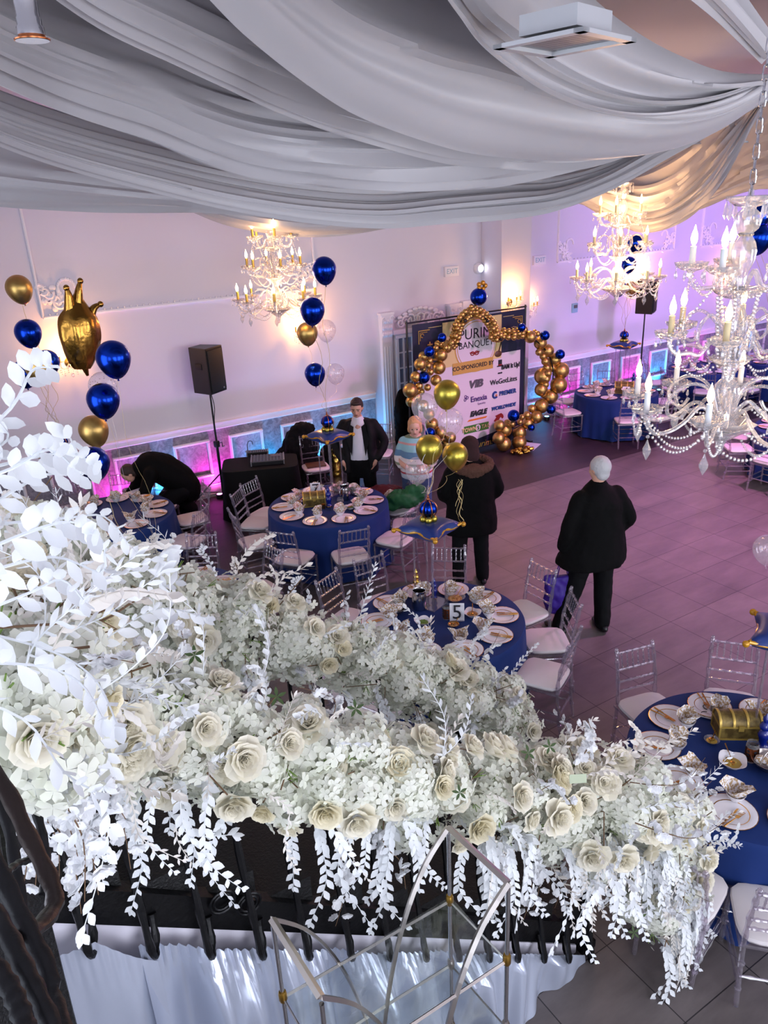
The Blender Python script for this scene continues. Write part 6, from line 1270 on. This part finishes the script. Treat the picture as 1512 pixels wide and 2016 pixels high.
Cc = MB(); limb(Cc, [(0, .14, .6), (0, .24, .78), (0, .42, .95), (0, .6, 1.03), (0, .74, 1.02)], [.21, .22, .22, .21, .11], 20)
for sx in (-1, 1): limb(Cc, [(sx*.18, .62, .98), (sx*.26, .78, .72), (sx*.15, .93, .61)], [.1, .08, .06])
add(t, Cc, .016, 'jacket', 'coat_black', (.025, .12)); Tr = MB(); limb(Tr, [(0, .18, .6), (0, .2, .68)], [.18, .17]); legs(Tr, hips, kn, an, (.14, .11, .09)); limb(Tr, [(.1, .3, .5), (.1, .1, .25)], [.14, .1]); add(t, Tr, .016, 'trousers', 'trousers_black', (.015, .08))
for a in an: S_ = MB(); shoe(S_, (a[0], a[1]-.02, 0), (0, 1)); put('shoe', remesh(S_, .012, 'shoe', 'black_plastic'), t)
bp_ = MB(); loft(bp_, [(.0, .12, .08, 0, 0), (.1, .16, .1, 0, 0), (.35, .15, .1, 0, 0), (.45, .1, .07, 0, 0)]); o = add(t, bp_, .014, 'waist_bag', 'black_cloth'); o.location = (.0, .18, .78); o.rotation_euler = (-.7, 0, 0); o.scale = (.8, .7, .8)
# ================================================================== sound equipment
def speaker(px, py, z0, Y, label, rz, s=1., foot=None, lab2='', wall=False):
    fx = at_z(*foot, 0) if foot else None; b = V((fx.x, fx.y, 0)); st = thing('speaker_stand', lab2, 'speaker stand', (b.x, b.y, 0), .4)
    MB().tube([(0, 0, .12), (0, 0, .95)], .02, 10).build('lower_pole', 'black_plastic', st); MB().tube([(0, 0, .95), (0, 0, z0)], .014, 10).build('upper_pole', 'black_plastic', st)
    MB().box((0, 0, .95), (.07, .07, .1)).build('collar', 'black_plastic', st, bevel=.01); MB().tube([(.03, 0, .95), (.11, 0, .95), (.11, 0, .88), (.15, 0, .88)], .008, 6).build('crank', 'black_plastic', st)
    for k in range(3):
        a = k*2*pi/3+.3; MB().tube([(.02*cos(a), .02*sin(a), .46), (.5*cos(a), .5*sin(a), .012)], .013, 7).build('leg', 'black_plastic', st); MB().tube([(.02*cos(a), .02*sin(a), .16), (.3*cos(a), .3*sin(a), .2)], .008, 6).build('brace', 'black_plastic', st)
    MB().tube(spline([(.03, .02, z0), (.08, .03, z0-.25), (.03, .02, z0-.5), (.05, .03, .7), (.03, .03, .4), (.1, .1, .02)], 30), .006, 6).build('cable', 'black_plastic', st)
    t = thing('loudspeaker', label, 'speaker', (b.x, b.y, z0), rz); W, D, Hh = .36*s, .34*s, .64*s
    vs = [(-W/2, -D/2, 0), (W/2, -D/2, 0), (W*.36, D/2, 0), (-W*.36, D/2, 0), (-W/2, -D/2, Hh), (W/2, -D/2, Hh), (W*.36, D/2, Hh), (-W*.36, D/2, Hh)]
    MB().add(vs, [(0, 1, 2, 3), (4, 5, 6, 7), (0, 1, 5, 4), (1, 2, 6, 5), (2, 3, 7, 6), (3, 0, 4, 7)]).build('cabinet', 'black_plastic', t, smooth=False, bevel=.012)
    mb = MB(); mb.box((0, -D/2-.008, Hh*.5), (W*.9, .018, Hh*.9)); mb.build('grille', 'grille_black', t, bevel=.008)
    MB().ball((W*.28, -D/2-.018, .06), .014, 8, 6, (1, .3, 1)).build('badge', 'grey_metal', t)
    for sx in (-1, 1): MB().box((sx*W*.44, 0, Hh*.6), (.03, .12, .09)).build('side_handle', 'grille_black', t, bevel=.01)
    return t
speaker(0, 0, 1.76, 0, 'black loudspeaker on pole against the pale wall, left of the chandelier', .55, 1.05, (442, 988), 'black tripod speaker stand with crank beside the mixer table')
speaker(0, 0, 2.0, 0, 'black loudspeaker high on pole right of the balloon arch', .5, .98, (1254, 812), 'black speaker pole behind the far round table')
# mixer table
p = at_z(512, 912, .76); t = thing('mixer_table', 'table under a black floor-length cloth holding audio mixers', 'table', (p.x, p.y, 0), -.42); mb = MB(); vs = []; N = 72
for z, e in ((.77, 0), (.765, .008), (.4, .02), (.0, .05)):
    for i in range(N):
        a = 2*pi*i/N; k = (abs(cos(a))**8+abs(sin(a))**8)**(-1/8); w = e*(1+.6*sin(11*a))*(1 if z < .7 else .3); vs.append(((.55*k+w)*cos(a), (.34*k+w)*sin(a), z))
mb.add(vs, [(k*N+i, k*N+(i+1) % N, (k+1)*N+(i+1) % N, (k+1)*N+i) for k in range(3) for i in range(N)]+[tuple(range(N))]); mb.build('black_cloth', 'black_cloth', t)
for k in range(4): MB().tube([((-1)**k*.45, (.28 if k < 2 else -.28), 0), ((-1)**k*.45, (.28 if k < 2 else -.28), .75)], .015, 6).build('leg', 'grey_metal', t)
def mixer(px, py, w, d, rz, label):
    q = at_z(px, py, .8); m_ = thing('audio_mixer', label, 'mixer', (q.x, q.y, .772), rz); MB().box((0, 0, .03), (w, d, .06)).build('case', 'black_plastic', m_, smooth=False, bevel=.006); mb = MB(); R = random.Random(3)
    for i in range(9):
        for j in range(6): mb.lathe([(.008, 0), (.007, .014), (0, .015)], 6, c=(-w*.42+w*.84*i/8, -d*.38+d*.76*j/5, .06))
    mb.build('knob_field', 'grey_metal', m_, kind='stuff'); MB().box((w*.25, d*.2, .063), (w*.3, d*.3, .006)).build('screen', 'ink_grey', m_, smooth=False)
    for sx in (-1, 1): MB().box((sx*(w/2+.008), 0, .035), (.016, d, .07)).build('side_rail', 'grey_metal', m_, smooth=False)
mixer(527, 905, .46, .36, -.42, 'large audio mixer with rows of knobs on the black clothed table'); mixer(507, 892, .3, .14, -.42, 'small audio mixer behind the larger one')
q = at_z(488, 888, .78); w_ = thing('microphone', 'small black gooseneck microphone at the back of the mixer table', 'microphone', (q.x, q.y, .77)); MB().tube(spline([(0, 0, 0), (0, 0, .1), (.03, 0, .16), (.08, 0, .15), (.09, 0, .1)], 14), .006, 6).build('gooseneck', 'black_plastic', w_); MB().lathe([(.04, 0), (.03, .01), (0, .012)], 10).build('base', 'black_plastic', w_)
# chair with a black coat over it, and bags
def chair_at(px, py, rz, label):
    p = at_z(px, py, .46); return inst(chair0, loc=(p.x, p.y, 0), rz=rz, label=label, group='clear acrylic chairs around the round tables')
ca = chair_at(622, 920, pi-YAW+.3, 'clear chair with brown tray on seat beside black draped stack'); cb = chair_at(747, 892, pi-YAW-.2, 'clear chair right of the suited person near the carved door')
def cloth(name, label, cat, px, py, z, m, parts, noise=(.07, .1), vox=.016):
    p = at_z(px, py, z); t = thing(name, label, cat, (p.x, p.y, 0), -YAW); mb = MB()
    for c, r, s_ in parts: mb.ball(c, r, 16, 10, s_)
    add(t, mb, vox, 'fabric', m, noise, 2); return t
cloth('draped_stack', 'tall shape draped in black cloth behind the brown tray chair', 'draped equipment', 600, 960, 0, 'black_cloth', [((0, 0, .3), .36, (1.1, .8, .85)), ((.0, 0, .7), .3, (1, .7, 1.1)), ((.05, 0, .98), .17, (1.2, .8, .7)), ((-.2, 0, .4), .28, (1, .8, 1.2)), ((0, 0, .12), .36, (1.2, .8, .35))])
o = MB().box((0, 0, .505), (.3, .22, .02)).build('tray', 'wood_brown', label='flat brown tray lying on a chair seat beside the mixer table', cat='tray', smooth=False); o.location = (ca.location.x, ca.location.y, 0); o.rotation_euler = (0, 0, -.3)
cloth('backpack', 'black and yellow backpack on the floor behind the acrylic stand', 'bag', 655, 935, 0, 'coat_black', [((0, 0, .3), .2, (1, .7, 1.4)), ((.1, .1, .22), .18, (1, .7, 1.2))], (.04, .08))
bk2 = thing('yellow_bag', 'mustard yellow bag strap behind the acrylic stand on card 7 table', 'bag', (0, 0, 0)); p = at_z(654, 925, 0); bk2.location = (p.x-.1, p.y-.35, 0); mb = MB(); loft(mb, [(.0, .07, .05, 0, 0), (.1, .09, .06, 0, 0), (.45, .07, .05, 0, 0), (.5, .05, .03, 0, 0)]); add(bk2, mb, .012, 'fabric', 'gold_light', (.02, .05))
cloth('backpack', 'black backpack on the chair by the carved door', 'bag', 742, 868, .66, 'coat_black', [((0, 0, .68), .17, (1, .7, 1.2)), ((0, .1, .6), .15, (1, .7, 1))], (.04, .08))
cloth('jacket', 'maroon jacket bundled over the chair right of the table with card 7', 'jacket', 756, 966, .6, 'maroon', [((0, 0, .56), .2, (1.2, .8, .6)), ((-.1, 0, .5), .16, (1, 1, .7)), ((.12, .05, .52), .16, (1, .8, .8))])
cloth('scarf', 'white scarf bundle beside the maroon jacket', 'scarf', 769, 976, .6, 'napkin', [((0, 0, .58), .09, (1, .8, 1.2)), ((.02, -.03, .5), .08, (1, .8, 1))], (.03, .05), .01)
cloth('coat', 'dark green coat heaped on a chair right of card 7 table', 'coat', 797, 990, .6, 'green_cloth', [((0, 0, .66), .2, (1.2, .8, .6)), ((.15, 0, .74), .14, (1, .8, .9)), ((-.14, 0, .6), .15, (1.2, .8, .5))])
cloth('shopping_bag', 'teal and blue bag below the green coat', 'bag', 790, 1030, 0, 'teal', [((0, 0, .2), .2, (1, .6, 1)), ((0, 0, .38), .19, (1.05, .6, .8))], (.03, .1))
p = on(268, 968); o = MB().box((0, 0, .01), (.3, .16, .004)).build('paper_sheet', 'paper', label='white and green paper held over the far left table', cat='paper', smooth=False); o.location = p; o.rotation_euler = (0, 0, .3)
cab = thing('door_side_coat', 'black coat hung behind the person in the striped top', 'coat', (0, 0, 0)); p = at_z(800, 900, 0); cab.location = (p.x, p.y, 0); mb = MB(); loft(mb, [(.03, .2, .12, 0, 0), (.6, .2, .12, 0, 0), (1.0, .19, .1, 0, 0), (1.2, .13, .08, 0, 0), (1.25, .05, .05, 0, 0)]); add(cab, mb, .016, 'fabric', 'coat_black', (.05, .1))
# ================================================================== light
w = bpy.data.worlds.new('daylight'); sc.world = w; w.use_nodes = True
w.node_tree.nodes['Background'].inputs[0].default_value = hexc('cfd8ea'); w.node_tree.nodes['Background'].inputs[1].default_value = 1.2
DAY = 'e6edff'
for i, (a, bb) in enumerate(LWH): light('window_daylight', 'AREA', (X0+.05, (a+bb)/2, 2.7), (80, 120)[i], DAY, bb-a, (X0+5, (a+bb)/2, 2.4), sizey=4.0)
for i, (a, bb) in enumerate(BWH): light('window_daylight', 'AREA', ((a+bb)/2, Y0+.05, 2.7), (215, 215, 240)[i], 'ebeefa', bb-a, ((a+bb)/2, Y0+5, 2.4), sizey=3.6)
# violet stage washes from the ceiling on the right
light('stage_wash', 'SPOT', (12.5, 5.5, 4.9), 750, 'c48aff', .25, (14.5, 11.3, 2.2), 95, 1)
light('stage_wash', 'SPOT', (9.5, 4.5, 4.9), 1500, 'ea90d8', .25, (8.5, 6.5, 0), 110, 1)
light('stage_wash', 'SPOT', (16.0, 4.5, 4.8), 600, 'c084ff', .25, (17.5, 11.3, 2.0), 90, 1)

# coloured uplights on the floor along the dado
def uplight(px, py, col):
    p = at_y(px, py, WY-.16); t = thing('uplight', 'x', 'uplight', (p.x, p.y-.02, 0)); 
    MB().lathe([(.06, 0), (.06, .05), (.05, .07), (0, .07)], 12).build('housing', 'black_plastic', t)
    MB().lathe([(.042, .071), (0, .073)], 12, cap=False).build('lens', 'led_pink' if col == 'p' else 'led_cyan', t)
    light('uplight_beam', 'SPOT', (p.x, WY-.2, .1), 75, 'ff40d8' if col == 'p' else '38b4ff', .04, (p.x, WY+.02, 1.0), 118, 1)
    return t
for i, (px, py, col, lab) in enumerate([(235, 945, 'p', 'at far left behind the clear chair'), (332, 945, 'c', 'behind the crouching man'), (425, 925, 'p', 'behind the left speaker stand'), (522, 910, 'c', 'behind the mixer table'), (640, 890, 'c', 'behind the black draped stack'), (722, 880, 'c', 'left of the carved door'), (905, 850, 'c', 'behind the banner, left'), (1000, 835, 'p', 'behind the banner, right'), (1075, 820, 'c', 'right of the column'), (1118, 815, 'p', 'behind the right of the arch'), (1180, 800, 'c', 'left of the far round table'), (1245, 790, 'p', 'behind the right speaker pole'), (1295, 780, 'c', 'at the right of the far speaker pole'), (1370, 765, 'p', 'behind the near chandelier'), (1450, 750, 'c', 'at the far right wall')]):
    uplight(px, py, col)['label'] = ('small pink floor uplight ' if col == 'p' else 'small cyan floor uplight ')+lab
